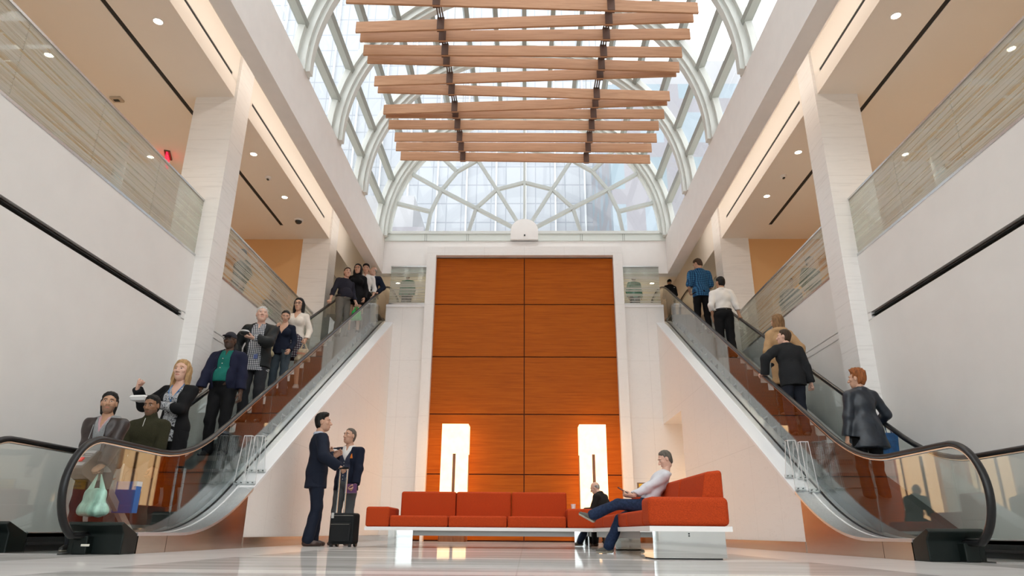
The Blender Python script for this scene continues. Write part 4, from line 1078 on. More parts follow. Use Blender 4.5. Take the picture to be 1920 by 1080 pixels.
def person(label, pos, rz, H, fig, outfit, skin='light', hair=('short', 'brown'), beard=False, extra=None, group=None):
    """outfit: list of (kind, material, options). pos: where the feet stand. H: standing height."""
    s = H / 1.755
    root = thing('person', label, 'person', pos, R(rz), group)
    M3 = rotz(rz)
    F = fig
    def put(name, v, f, mats, fmat=None, par=None): return mesh_obj(name, v * s, f, mats, par or root, fmat)
    # body: trunk, neck, limbs, head and hands in one mesh
    bp = F.torso(-.004) + F.arms(-.002) + F.legs(-.004) + [('c', F.neck + F.U @ V(0, 0, -.03), F.hc + F.HM @ V(0, -.022, -.05), .054 if not F.female else .047, .050 if not F.female else .044)]
    for sd in (1, -1):
        a, t, dn = F.foot(sd); bp.append(('c', a + dn * .035 - t * .03, a + dn * .055 + t * .13, .036, .026))
    lo, hi = bounds(bp)
    v, f = surface_net(lambda P: union(P, bp, .03), lo, hi, .0145)
    sm = skin_mats(skin, hair[1])
    fm = [np.zeros(len(f), int)]; vs, fs = [v], [f]; off = len(v)
    hv, hf, hm, bd = head_mesh(F.female); hm = hm.copy()
    if beard: hm[bd] = 5
    vs.append(hv @ F.HM.T + F.hc); fs.append(hf + off); fm.append(hm); off += len(hv)
    for sd, cu in ((1, F.curl_r), (-1, F.curl_l)):
        v2, f2 = hand_mesh(cu); d, n = F.hd[sd], F.hn[sd]; t = np.cross(d, n) * sd
        q = .93 if F.female else 1.0
        w2 = (v2 * q) @ np.stack([d, n, t]) + F.hand[sd]
        if sd < 0: f2 = f2[:, ::-1]
        vs.append(w2); fs.append(f2 + off); fm.append(np.zeros(len(f2), int)); off += len(v2)
    put('body', np.concatenate(vs), np.concatenate(fs), sm, np.concatenate(fm))
    if hair[0]:
        v, f = hair_mesh(hair[0]); put('cap' if hair[0] == 'cap' else 'hair', v @ F.HM.T + F.hc, f, [hair[2] if len(hair) > 2 else hair_mat(hair[1])])
    if hair[0] == 'cap':
        v, f = hair_mesh('buzz'); put('hair', v @ F.HM.T + F.hc, f, [hair_mat(hair[1])])
    ph = sum(map(ord, label)) % 7
    for it in outfit:
        kind, mat = it[0], it[1]; o = it[2] if len(it) > 2 else {}
        off_ = o.get('off', .012); h = o.get('h', .0115); nm = o.get('name', kind); amp = o.get('fold', .0045)
        L = F.loc
        if kind == 'shoes':
            for sd in (1, -1):
                a, t, dn = F.foot(sd); sole = o.get('sole')
                pr = [('c', a + dn * .045 - t * .035, a + dn * .058 + t * .15, .040, .030), ('c', a + dn * .0, a + dn * .04 - t * .01, .045, .043), ('c', a + dn * .03, a + dn * .05 + t * .09, .038, .034)]
                lo, hi = bounds(pr)
                fl_ = lambda P: np.maximum(union(P, pr, .03), (P - a) @ dn - .084)
                v, f = surface_net(fl_, lo, hi, .0085)
                c = (v[f].mean(1) - a) @ dn
                put('shoe', v, f, [mat, sole or mat], (c > (.062 if sole else .5)).astype(int))
            continue
        if kind == 'trousers':
            pr = F.legs(off_ + .004, o.get('ankle', .018)) + F.seat(off_ + .004) + ([('e', F.up(0, .055 + F.belly * .5, .13), V(.135 * F.w - .002, .08 + F.belly - .002, .15 - .002), F.U)] if F.belly else []); top = o.get('top', .105)
            fn = lambda P: np.maximum(union(P, pr, .025) + wr(P, amp, 1.0, ph), L(P)[:, 2] - top)
        elif kind == 'skirt':
            kz = o.get('len', -.36); pr = F.seat(off_ + .005) + [('c', F.up(0, 0, .02), F.up(0, .02, kz + .02), .155 * F.hipw + off_, .165 * F.hipw + off_ + o.get('flare', .02), (F.U @ V(0, 1, 0), 1.3))]
            fn = lambda P: np.maximum(np.maximum(union(P, pr, .03) + wr(P, amp, .6, ph), L(P)[:, 2] - .11), kz - L(P)[:, 2])
        elif kind in ('top', 'jacket', 'coat', 'vest'):
            sl = o.get('sleeve', 1.0 if kind != 'vest' else 0)
            pr = F.torso(off_) + (F.arms(off_ + o.get('arm', 0), o.get('cuff', .008), sl) if sl else [])
            hem = o.get('hem', -.10)
            if hem < -.06:
                fl = o.get('flare', .012); pr.append(('c', F.up(0, 0, .05), F.up(0, .0, hem + .02), .150 * F.w * F.hipw + off_, .150 * F.w * F.hipw + off_ + fl, (F.U @ V(0, 1, 0), 1.3)))
            ny, nz = o.get('neck', (.075, .50))
            if o.get('collar'):
                cr, cz = o.get('collar_r', .018), .515
                for a in range(-140, 141, 40):
                    if o.get('open') and abs(a) > 120: continue
                    b = a + 40
                    if b > 140: break
                    pr.append(('c', F.up(.072 * math.sin(R(a)), -.012 - .066 * math.cos(R(a)), cz + .012 * math.cos(R(a))), F.up(.072 * math.sin(R(b)), -.012 - .066 * math.cos(R(b)), cz + .012 * math.cos(R(b))), cr, cr))
            if o.get('turtle'): pr.append(('c', F.neck + F.U @ V(0, 0, -.03), F.neck + F.U @ V(0, .012, .05), .072, .066))
            if o.get('hood'):
                for a in range(-120, 120, 30):
                    q = lambda b: F.up(.105 * math.sin(R(b)), -.02 - .085 * math.cos(R(b)), .50 + .02 * math.cos(R(b)) - .03 * (abs(b) > 80))
                    pr.append(('c', q(a), q(a + 30), .036, .036))
            if o.get('lapel'):
                zb = o.get('button', .12)
                for sd in (1, -1): pr.append(('c', F.up(sd * .062, .085, .47), F.up(sd * .03, .128 + off_, zb + .06), .018, .026, (F.U @ V(0, 1, 0), 1.7), {'k': .006}))
            op = o.get('open'); vn = o.get('v')
            def fn(P):
                d = union(P, pr, .028) + wr(P, amp, .9, ph); Q = L(P)
                d = np.maximum(d, hem - Q[:, 2])
                neckcut = d_cone(P, F.neck + F.U @ V(0, .0, .02), F.hc, .064 if not o.get('turtle') else .05, .075)
                d = np.maximum(d, -neckcut)
                if not (o.get('turtle') or o.get('hood') or o.get('collar')): d = np.maximum(d, Q[:, 2] - .515)
                if op:                   # (half width at neck, at hem, height where it closes or None)
                    w0, w1, zc = op
                    tt = np.clip((.5 - Q[:, 2]) / (.5 - (hem if zc is None else zc)), 0, 1)
                    wd = w0 + (w1 - w0) * tt if zc is None else w0 * (1 - tt) - .004 * (tt >= 1) + (np.clip((zc - .02 - Q[:, 2]) * .25, 0, .05) if o.get('cutaway') else 0)
                    d = np.maximum(d, np.minimum(wd - np.abs(Q[:, 0] - o.get('skew', 0)), Q[:, 1] - .01))
                if vn:
                    wd = np.clip((Q[:, 2] - vn) * .5, -.01, .08); d = np.maximum(d, np.minimum(wd - np.abs(Q[:, 0]), Q[:, 1] - .0))
                if sl and o.get('cut_hand', True):
                    for sd in (1, -1):
                        hh = F.hand[sd]; ax = hh - F.elb[sd]; ax = ax / np.linalg.norm(ax)
                        near = np.sqrt(((P - hh) ** 2).sum(1)) < .16
                        d = np.where(near, np.maximum(d, (P - hh) @ ax + .002), d)
                return d
        elif kind == 'belt':
            pr = [('e', F.up(0, -.005, .09), V(.150 * F.w + off_, .112 + off_ + F.belly * .9, .10 + off_), F.U)]
            fn = lambda P: np.maximum(union(P, pr, .02), np.abs(L(P)[:, 2] - .09) - .018)
        lo, hi = bounds(pr, .04)
        v, f = surface_net(fn, lo, hi, h)
        put(nm, v, f, [mat])
    root['_s'] = s
    def world(p): return np.asarray(pos) + (M3 @ (np.asarray(p, float) * s))
    def local_mb(mb, name, mat, **k):   # extra pieces given in figure coordinates
        mb.v = [tuple(np.asarray(p) * s) for p in mb.v]; return mb.build(name, mat, root, **k)
    if extra: extra(F, local_mb, s)
    return root, world, F
def head_at(px, py, Y):                  # room point under a picture point at depth Y
    d = ray(px, py); return CAMP + d * Y
def headtop(F): return F.hc + F.HM @ V(0, -.01, .123)
def stand(px, py, Y, z, F, rz):          # feet position and height so that the head top meets the picture point
    t = headtop(F)
    for _ in range(6):
        H = 1.755
        off = rotz(rz) @ t
        sc = 1.0
        for _ in range(8):
            d = head_at(px, py, Y + off[1] * sc); sc = (d[2] - z) / t[2]
        pos = d - rotz(rz) @ (t * sc)
    return (pos[0], Y, z), sc * 1.755
def on_step(px, py, H0, F, rz, dy=0.0, x=None, kmax=31, kmin=-4):
    best = None
    for k in range(kmin, min(NST + 3, kmax + 1)):
        if k < 0: y, z = STEP0 + RUN * k, .013
        else: y, z = STEP0 + RUN * (k + .5), max(step_z(k), .013)
        p, H = stand(px, py, y + dy, z, F, rz)
        e = abs(H - H0 * 1.12) + 1.0 * abs(abs(p[0]) - 4.80)
        if best is None or e < best[0]: best = (e, p, H, k)
    p, H = best[1], best[2]
    print('person', px, py, 'at', [round(float(c), 2) for c in p], 'H %.2f' % H, 'step', best[3])
    return p, H
# ---------------------------------------------------------------- wardrobe
C_ = cloth
DENIM = C_('denim', (.013, .024, .058), .8, .35, 40); BLACKC = C_('black', (.006, .006, .007)); CHAR = C_('charcoal', (.022, .023, .027)); NAVY = C_('navy', (.008, .011, .024)); NAVY2 = C_('navy_jacket', (.011, .013, .032))
OLIVE = C_('olive_knit', (.028, .026, .013), .95, .35, 150); GREYT = C_('grey_trousers', (.15, .14, .125)); KHAKI = C_('khaki', (.36, .30, .22)); WHITEC = C_('white_shirt', (.72, .70, .68), .75, .04); CREAM = C_('cream_knit', (.70, .63, .56))
TEAL = C_('teal_shirt', (.010, .13, .105)); GREYH = C_('grey_jersey', (.24, .245, .25)); TAN = C_('tan_wool', (.45, .28, .145)); SLATE = C_('slate_trousers', (.045, .06, .075)); BROWNS = leather('brown_shoe', (.045, .02, .014)); BLACKS = leather('black_shoe', (.012, .011, .011))
DKBROWN = leather('dark_brown', (.020, .012, .011)); NAVYL = leather('navy_leather', (.012, .017, .026)); SOLE = plain('pale_sole', (.45, .41, .33), .6); SUEDE = C_('grey_suede', (.11, .10, .085)); BLUESHIRT = C_('pale_blue_shirt', (.45, .50, .60), .7, .03)
PLBW = plaid('black_white', (.02, .022, .03), (.22, .23, .26), (.66, .66, .66), .034, .5); PLBLUE = plaid('blue', (.012, .03, .075), (.02, .085, .20), (.05, .19, .36), .052, .5, 0); PLSKIRT = plaid('skirt', (.04, .022, .035), (.12, .10, .12), (.36, .36, .38), .05, .45)
CHECKV = plaid('vest', (.018, .022, .045), (.018, .022, .045), (.20, .22, .28), .016, .32, 0); GINGHAM = plaid('fine_check', (.42, .45, .52), (.52, .55, .60), (.66, .67, .70), .012, .5, 0)
def rail_local(pos, H, rz, X, Y, dz=.035):
    s = H / 1.755; Wp = V(X, Y, hand_z(Y) + dz); return tuple(rotz(-rz) @ (Wp - V(*pos)) / s)
def floral(name):
    t = NT(name); t.set(Roughness=.8); f = t.noise(t.pos(obj=True), 26, 3, .6, 1.5)
    t.col(t.ramp(f, [(.42, (.015, .016, .02)), (.46, (.45, .46, .48)), (.54, (.12, .13, .15)), (.6, (.5, .5, .5))], 'CONSTANT')); return t.mat

def buttons(F, lm, x, y0, zs, mat, r=.006, name='button'):
    for z in zs:
        c = F.up(x, y0(z) if callable(y0) else y0, z); n = F.U @ V(0, 1, 0)
        lm(MB().tube([c - n * .002, c + n * .004], r, 10), name, mat)
def glasses(F, lm, s):
    mb = MB(); M, c = F.HM, F.hc
    for sd in (-1, 1):
        pts = [c + M @ V(sd * .031 + .021 * math.cos(R(a)), .104, .013 + .015 * math.sin(R(a))) for a in range(0, 361, 30)]
        mb.tube(pts, .0028, 6); mb.tube([c + M @ V(sd * .052, .103, .018), c + M @ V(sd * .08, .0, .016)], .0026, 6)
    mb.tube([c + M @ V(-.011, .106, .016), c + M @ V(.011, .106, .016)], .0026, 6)
    lm(mb, 'glasses', plain('glasses_frame', (.02, .02, .02), .3))
BELTB = plain('buckle_steel', (.6, .58, .52), .25, 1.0)
def belt_buckle(F, lm, s):
    c = F.up(0, .125 + F.belly * .9, .09); lm(MB().box(c - V(.02, .004, .014), c + V(.02, .006, .014)), 'buckle', BELTB)

# ---------------------------------------------------------------- the descending escalator
def sdir(a, b): return V(*a) + (V(*b) - V(*a))
# man in leather jacket at the landing
F = Fig(twist=-6, head=(14, 4, 0), hr=(.02, .27, .80), hl=(-.14, .30, .79), dr=(-.7, .55, -.5), dl=(.5, .6, -.6), nr=(-.3, -.5, -.6), nl=(.2, -.5, -.8), curl_r=62, curl_l=62, w=1.04)
p, H = stand(209, 738, 7.35, .012, F, 190)
print('hoodie', p, H)
r1_, w1_, F1 = person('man in dark leather jacket over grey hood, holding bags at the foot of the escalator', p, 190, H, F, [
    ('trousers', CHAR, {}), ('shoes', BLACKS, {'sole': SOLE}), ('top', C_('pink_shirt', (.45, .28, .30)), {'name': 'shirt', 'off': .006, 'collar': 1, 'open': (.03, .0, .38), 'collar_r': .014}),
    ('top', GREYH, {'name': 'hooded_top', 'off': .016, 'hood': 1, 'open': (.055, 0, .33)}), ('jacket', DKBROWN, {'off': .028, 'hem': -.04, 'open': (.075, .035, None), 'fold': .005, 'cuff': .012})],
    'tan', ('mid', 'black'), True, lambda F, lm, s: [lm(MB().tube([F.up(q * .06, .14, .42), F.up(q * .075, .155, .26)], .005, 6), 'drawstring', GREYH) for q in (-1, 1)])
# man in olive sweater
F = Fig(head=(3, -10, 0), twist=4, hr=(.27, .10, .85), hl=(-.25, .16, .85), w=1.05, curl_r=45, curl_l=45)
p, H = on_step(287, 742, 1.66, F, 176)
r2_, w2_, F2 = person('man in olive roll-neck sweater with zip, looking down on the lowest steps', p, 176, H, F, [
    ('trousers', C_('brown_trousers', (.11, .085, .07)), {}), ('shoes', BLACKS, {}), ('top', OLIVE, {'name': 'sweater', 'off': .022, 'hem': -.06, 'turtle': 1, 'fold': .004, 'cuff': .012})],
    'brown', ('short', 'black'), True, lambda F, lm, s: lm(MB().tube([F.up(0, .105, .52), F.up(0, .135, .42)], .004, 6), 'zip', plain('zip_metal', (.35, .33, .3), .3, 1)))
# blonde woman with the white box
F = Fig(female=True, head=(6, 2, 0), hr=(.34, .26, 1.36), er=(.6, -.3, -1), hl=(.02, .34, 1.16), el=(-.6, -.3, -1), dr=(-.1, .1, 1), nr=(-.8, -.3, 0), curl_r=75, dl=(.7, .6, .1), nl=(0, .1, 1), curl_l=25, w=1.0, hipw=1.0)
p, H = on_step(345, 677, 1.66, F, 176)
r3_, w3_, F3 = person('blonde woman in long black cardigan and patterned top, one hand raised', p, 176, H, F, [
    ('trousers', BLACKC, {}), ('shoes', BLACKS, {}), ('top', floral('cloth_floral'), {'name': 'blouse', 'off': .010, 'hem': -.14, 'v': .36}), ('coat', BLACKC, {'name': 'cardigan', 'off': .022, 'hem': -.62, 'open': (.085, .085, None), 'flare': .03})],
    'fair', ('long', 'blonde'), False, lambda F, lm, s: (lm(MB().tube([F.up(.07, .02, .53), F.up(.055, .115, .42), F.up(.0, .135, .30), F.up(-.055, .115, .42), F.up(-.07, .02, .53)], .010, 6, sy=.4, up=(0, 1, 0)), 'lanyard', C_('lanyard_blue', (.08, .20, .42))),
      lm(MB().box(F.up(-.03, .135, .20), F.up(.03, .142, .29)), 'badge', WHITEC)))
# man in cap
rz = 178
F = Fig(head=(2, -2, 0), w=1.10, belly=.035)
p, H = on_step(434, 624, 1.74, F, rz)
F = Fig(head=(2, -2, 0), w=1.10, belly=.035, hr=rail_local(p, H, rz, -5.17, p[1] - .30), er=(.8, -.8, -.2), dr=(.1, 1, -.35), nr=(-.1, -.2, -1), curl_r=40, hl=(-.28, .06, .84))
r4_, w4_, F4 = person('man in dark cap, green shirt and open navy jacket, hand on the far handrail', p, rz, H, F, [
    ('trousers', BLACKC, {}), ('belt', BLACKS, {'off': .02}), ('shoes', BLACKS, {}), ('top', TEAL, {'name': 'shirt', 'off': .010, 'hem': .07, 'collar': 1, 'open': (.012, 0, .44)}), ('jacket', NAVY2, {'off': .030, 'hem': -.02, 'open': (.085, .10, None), 'collar': 1, 'fold': .005})],
    'dark', ('cap', 'black', plain('cap_cloth', (.012, .012, .02), .85)), True, lambda F, lm, s: (buttons(F, lm, .012, lambda z: .125 + .04 * (z < .3), [.40, .33, .26, .19], plain('button_pale', (.5, .5, .45), .4), .007), glasses(F, lm, s)))
# silver-haired man
F = Fig(head=(22, 6, 0), w=1.08, belly=.02)
p, H = on_step(493, 577, 1.78, F, 184)
F = Fig(head=(22, 6, 0), w=1.08, belly=.02, hr=(.26, .10, .98), er=(.9, -.8, -.3), hl=(-.03, .36, 1.16), el=(-.8, -.5, -.6), dl=(.8, .5, .1), nl=(.1, .0, 1), curl_l=45, dr=(-.4, .3, -1), curl_r=50)
r5_, w5_, F5 = person('silver-haired man in black jacket over checked shirt, holding a black container', p, 184, H, F, [
    ('trousers', CHAR, {}), ('shoes', BLACKS, {}), ('top', PLBW, {'name': 'shirt', 'off': .012, 'hem': -.18, 'collar': 1, 'open': (.02, 0, .43)}), ('jacket', C_('black_shell', (.013, .015, .016), .6), {'off': .034, 'hem': -.12, 'open': (.10, .10, None), 'hood': 1, 'fold': .006, 'cuff': .012})],
    'fair', ('short', 'silver'), False, lambda F, lm, s: (lm(MB().box(F.up(-.06, .15, -.02), F.up(-.005, .156, .07)), 'badge', C_('badge_blue', (.10, .13, .28)))))
# woman in navy jumper
F = Fig(female=True, head=(20, -22, 0), hr=(.03, .30, 1.28), er=(.7, -.4, -.8), dr=(-.3, .5, .8), nr=(-.6, -.5, 0), curl_r=40, hl=(-.20, .12, .9))
p, H = on_step(537, 582, 1.64, F, 178)
r6_, w6_, F6 = person('woman with hair in a bun, navy V-neck jumper and grey trousers', p, 178, H, F, [
    ('trousers', SLATE, {'ankle': .035}), ('shoes', BLACKS, {}), ('top', NAVY, {'name': 'jumper', 'off': .016, 'hem': -.10, 'v': .30, 'cuff': .010})], 'light', ('bun', 'black'))
# woman in cream jumper
F = Fig(female=True, head=(4, -4, 0), hl=(-.25, .12, .90), curl_l=60, hr=(.22, .10, .9))
p, H = on_step(562, 560, 1.66, F, 176)
r7_, w7_, F7 = person('woman with glasses in cream jumper and checked skirt, carrying a paper bag', p, 176, H, F, [
    ('skirt', PLSKIRT, {'len': -.36}), ('shoes', C_('pale_shoe', (.5, .45, .42)), {}), ('top', CREAM, {'name': 'jumper', 'off': .016, 'hem': .0, 'v': .38})], 'light', ('long', 'black'), False, glasses)
# man leaning at the rail, grey trousers
rz = 232
F = Fig(head=(-22, 4, 0), belly=.06, w=1.10, lean=4)
p, H = on_step(652, 503, 1.70, F, rz)
F = Fig(head=(-22, 4, 0), belly=.06, w=1.10, lean=4, hr=rail_local(p, H, rz, -5.17, p[1] - .30), er=(.6, -1, .3), dr=(.6, .4, -.4), nr=(0, -.2, -1), curl_r=40, hl=(-.22, .20, .88), curl_l=65)
r8_, w8_, F8 = person('man in dark shirt and grey trousers turned away to talk, green bag in hand', p, rz, H, F, [
    ('trousers', GREYT, {}), ('belt', BLACKS, {'off': .02}), ('shoes', BLACKS, {}), ('top', C_('dark_shirt', (.022, .022, .034)), {'name': 'shirt', 'off': .014, 'hem': .05, 'collar': 1, 'fold': .005})], 'fair', ('short', 'brown'), False, belt_buckle)
F = Fig(female=True, head=(-4, -2, 0))
p, H = on_step(672, 496, 1.66, F, 182, kmin=23, kmax=23)
r9_, w9_, F9 = person('woman with glasses and long hair in black jumper and short black skirt', p, 182, H, F, [
    ('skirt', BLACKC, {'len': -.22}), ('shoes', BLACKS, {}), ('top', BLACKC, {'name': 'jumper', 'off': .024, 'hem': -.10, 'turtle': 1})], 'light', ('long', 'black'), False, glasses)
F = Fig(head=(8, -8, 0))
p, H = on_step(687, 496, 1.74, F, 182, kmin=24, kmax=24)
p2 = list(p)
r10_, w10_, F10 = person('man with black hair in open-necked white shirt, half hidden behind the group', tuple(p2), 182, H, F, [
    ('trousers', BLACKC, {}), ('shoes', BLACKS, {}), ('top', WHITEC, {'name': 'shirt', 'off': .012, 'hem': .07, 'collar': 1, 'open': (.02, 0, .40)})], 'light', ('quiff', 'black'))
rz = 168
F = Fig(head=(-52, 0, 0), w=1.06)
p, H = on_step(701, 501, 1.66, F, rz, kmin=25, kmax=25)
F = Fig(head=(-52, 0, 0), w=1.06, hl=rail_local(p, H, rz, -4.22, p[1] - .12), el=(-.8, -.7, -.3), dl=(-.1, 1, -.35), nl=(.1, -.2, -1), curl_l=40, hr=(.24, .14, .86), curl_r=45)
r11_, w11_, F11 = person('bald man in navy blazer and beige trousers, hand on the near handrail', p, rz, H, F, [
    ('trousers', KHAKI, {}), ('belt', BROWNS, {'off': .02}), ('shoes', BROWNS, {}), ('top', GINGHAM, {'name': 'shirt', 'off': .010, 'hem': .07, 'collar': 1, 'open': (.02, 0, .42)}), ('jacket', NAVY, {'name': 'blazer', 'off': .026, 'hem': -.14, 'open': (.085, .09, None), 'lapel': 0})],
    'fair', ('bald', 'grey'), False)

# ---------------------------------------------------------------- the ascending escalator
rz = 8
F = Fig(female=True, head=(40, 0, 0), w=1.10, hipw=1.1)
p, H = on_step(1605, 694, 1.68, F, rz)
F = Fig(female=True, head=(40, 0, 0), w=1.10, hipw=1.1, hr=(.30, .24, 1.02), er=(.9, -.6, -.6), dr=(-.2, 1, .1), curl_r=60, hl=(-.27, .02, .80))
rb1, wb1, FB1 = person('red-haired woman in flared dark blue leather coat, seen from behind', p, rz, H, F, [
    ('trousers', BLACKC, {}), ('shoes', BLACKS, {}), ('coat', NAVYL, {'off': .028, 'hem': -.24, 'flare': .06, 'collar': 1, 'collar_r': .024, 'cuff': .014, 'fold': .004})], 'light', ('tousled', 'red'), False,
    lambda F, lm, s: (lm(MB().tube([F.up(.152 * math.sin(R(a)) * 1.06, -.128 * math.cos(R(a)) - .004, .14) for a in range(-75, 76, 15)], .008, 6), 'waist_seam', NAVYL), lm(MB().tube([F.up(.03, -.155, .05), F.up(.045, -.188, -.20)], .007, 6), 'vent', BLACKC)))
rz = 6
F = Fig(head=(52, 4, 0), w=1.08, lean=7)
p, H = on_step(1470, 619, 1.76, F, rz)
F = Fig(head=(52, 4, 0), w=1.08, lean=7, hl=rail_local(p, H, rz, 4.22, p[1] + .05), el=(-.9, -.6, .1), dl=(-.3, .9, .2), nl=(.1, -.1, -1), curl_l=40, hr=(.30, .0, .82), curl_r=50)
rb2, wb2, FB2 = person('man in charcoal blazer leaning to the near handrail, seen from behind', p, rz, H, F, [
    ('trousers', C_('dark_jeans', (.018, .021, .03)), {}), ('shoes', BLACKS, {}), ('jacket', C_('charcoal_tweed', (.019, .020, .022), .95, .3, 130), {'name': 'blazer', 'off': .030, 'hem': -.16, 'collar': 1, 'fold': .004})], 'fair', ('short', 'brown'))
rz = 0
F = Fig(female=True, head=(28, 0, 0))
p, H = on_step(1456, 591, 1.68, F, rz)
F = Fig(female=True, head=(28, 0, 0), hr=rail_local(p, H, rz, 5.17, p[1] - .10), er=(.9, -.3, -.6), dr=(.3, .9, .1), nr=(0, 0, -1), curl_r=50, hl=(-.20, .2, .95))
rb3, wb3, FB3 = person('woman with dark-to-blonde hair in hooded tan coat, hand on the far handrail', p, rz, H, F, [
    ('trousers', BLACKC, {}), ('shoes', BROWNS, {}), ('coat', TAN, {'off': .030, 'hem': -.40, 'hood': 1, 'flare': .02})], 'light', ('long', 'ombre'))
F = Fig(head=(30, -4, 0), hl=(-.20, .02, .92), curl_l=60, hr=(.24, .28, 1.0), lean=2)
p, H = on_step(1349, 521, 1.72, F, -8)
F = Fig(head=(30, -4, 0), hl=(-.20, .06, .90), curl_l=60, hr=rail_local(p, H, -8, 5.17, p[1] - .05), er=(.7, -.8, -.4), dr=(.2, 1, .2), nr=(0, 0, -1), curl_r=45)
rb4, wb4, FB4 = person('man in white shirt and black trousers riding up, hand in pocket', p, -8, H, F, [
    ('trousers', BLACKC, {'ankle': .03, 'off': .018}), ('shoes', BLACKS, {}), ('belt', BLACKS, {'off': .02}), ('top', WHITEC, {'name': 'shirt', 'off': .018, 'hem': .07, 'collar': 1, 'fold': .006})], 'tan', ('short', 'black'))
F = Fig(head=(35, -28, 0), w=1.05, hr=(.16, .26, 1.02), hl=(-.16, .26, 1.05), lean=3)
p, H = on_step(1304, 488, 1.84, F, 4)
rb5, wb5, FB5 = person('tall man in blue checked short-sleeved shirt and black jeans, head bent', p, 4, H, F, [
    ('trousers', BLACKC, {'ankle': .008, 'off': .006}), ('shoes', BLACKS, {'sole': SOLE}), ('top', PLBLUE, {'name': 'shirt', 'off': .018, 'hem': -.10, 'sleeve': .55, 'collar': 1, 'cut_hand': False})], 'light', ('short', 'brown'))
F = Fig(head=(10, -18, 0), w=1.05, hr=(.18, .25, 1.0), hl=(-.18, .25, 1.0))
p, H = on_step(1254, 525, 1.60, F, 10, kmax=29)
rb6, wb6, FB6 = person('person in black hooded jacket and black cap reaching the top of the escalator', p, 10, H, F, [
    ('trousers', CHAR, {}), ('shoes', BLACKS, {}), ('jacket', C_('black_fleece', (.012, .012, .014)), {'off': .034, 'hem': -.10, 'hood': 1})], 'tan', ('beanie', 'black', BLACKC), False,
    lambda F, lm, s: lm(MB().box(F.up(.10, -.152, .40), F.up(.15, -.146, .425)), 'logo_patch', WHITEC))

# ---------------------------------------------------------------- two men talking by the left wall
rz = -62
F = Fig(head=(-22, 2, 0), hr=(.30, .22, 1.0), dr=(.2, .9, -.3), nr=(0, -.2, -1), er=(.5, -1, -.2), curl_r=70, hl=(-.10, .24, 1.18), el=(-.6, -.5, -.6), dl=(.4, .7, .5), curl_l=35, fl=(-.09, .05, .085), fr=(.10, -.05, .085))
p, H = stand(606, 776, 11.55, 0, F, rz)
print('suit man', p, H)
SUIT = C_('navy_suit', (.010, .014, .027), .8, .2, 160)
rs1, ws1, FS1 = person('man in navy suit seen from behind, hand on the black trolley case', p, rz, H, F, [
    ('trousers', SUIT, {'ankle': .022}), ('shoes', BROWNS, {}), ('top', BLUESHIRT, {'name': 'shirt', 'off': .008, 'hem': .07, 'collar': 1, 'collar_r': .016, 'cuff': .004}), ('jacket', SUIT, {'off': .024, 'hem': -.20, 'open': (.07, 0, .10), 'lapel': 1, 'fold': .003, 'arm': .008})],
    'light', ('quiff', 'black'), False, lambda F, lm, s: lm(MB().tube([F.up(0, .105, .50), F.up(0, .128, .40), F.up(0, .142, .15)], [.014, .018, .026], 6, sy=.35, up=(1, 0, 0)), 'tie', C_('red_tie', (.20, .02, .03))))
rz = 166
F = Fig(head=(-20, 6, 0), w=1.05)
p2, H2 = stand(659, 804, 12.45, 0, F, rz)
sA = H2 / 1.755
tgt = rotz(-rz) @ (ws1((.26, .04, 1.20)) - V(*p2)) / sA
F = Fig(head=(-20, 6, 0), w=1.05, hr=tuple(tgt), er=(.7, -.5, -.7), dr=(.3, 1, .1), curl_r=20, hl=(-.24, .16, .86), el=(-.5, -1, 0), dl=(.3, .45, -.8), nl=(.8, .3, .2), curl_l=50)
JEANG = C_('grey_wool', (.075, .08, .085), .85, .2, 120)
rs2, ws2, FS2 = person('man in navy blazer, checked waistcoat and grey trousers, holding a purple book', p2, rz, H2, F, [
    ('trousers', JEANG, {}), ('shoes', BROWNS, {}), ('top', WHITEC, {'name': 'shirt', 'off': .006, 'hem': .07, 'collar': 1, 'collar_r': .016, 'open': (.016, 0, .43), 'cuff': .004}), ('vest', CHECKV, {'name': 'waistcoat', 'off': .014, 'hem': -.02, 'v': .30}), ('jacket', NAVY, {'name': 'blazer', 'off': .026, 'hem': -.14, 'open': (.085, .085, None), 'fold': .004})],
    'light', ('buzz', 'salt'), False, lambda F, lm, s: (buttons(F, lm, 0, .128, [.27, .22, .17, .12, .07, .02], plain('button_horn', (.45, .42, .36), .35), .007), lm(MB().hexa([tuple(F.up(*q)) for q in ((-.135, .118, .33), (-.128, .135, .40), (-.135, .124, .33), (-.128, .141, .40), (-.10, .134, .33), (-.115, .140, .375), (-.10, .140, .33), (-.115, .146, .375))]), 'pocket_square', C_('orange_silk', (.75, .22, .04)))))
print('blazer man', p2, H2)

# ---------------------------------------------------------------- the two seated men
def seat_person(label, px, py, Y, rz, F, seat, outfit, skin, hair, **k):
    t = headtop(F); off = rotz(rz) @ t; sc = 1.0
    for _ in range(12):
        d = head_at(px, py, Y + off[1] * sc); sc = d[2] / t[2]
    pos = d - rotz(rz) @ (t * sc)
    print('seated', label[:20], pos, 'scale', sc)
    return person(label, (pos[0], pos[1], 0), rz, sc * 1.755, F, outfit, skin, hair, **k)
F = Fig(hip=.65, lean=-31, head=(4, -24, 0), headoff=(0, .05), fr=(.09, .56, .09), kr=(.05, .6, .8), fl=(.0, .78, .50), kl=(-.05, .2, 1), toe_r=(0, 1, 0), toe_l=(.05, .85, .45), hr=(.06, .22, .76), hl=(-.08, .22, .76), er=(.7, -.6, -.8), el=(-.7, -.6, -.8), dr=(-.2, 1, .1), dl=(.2, 1, .1), nr=(-.5, 0, .8), nl=(.5, 0, .8), curl_r=45, curl_l=45)
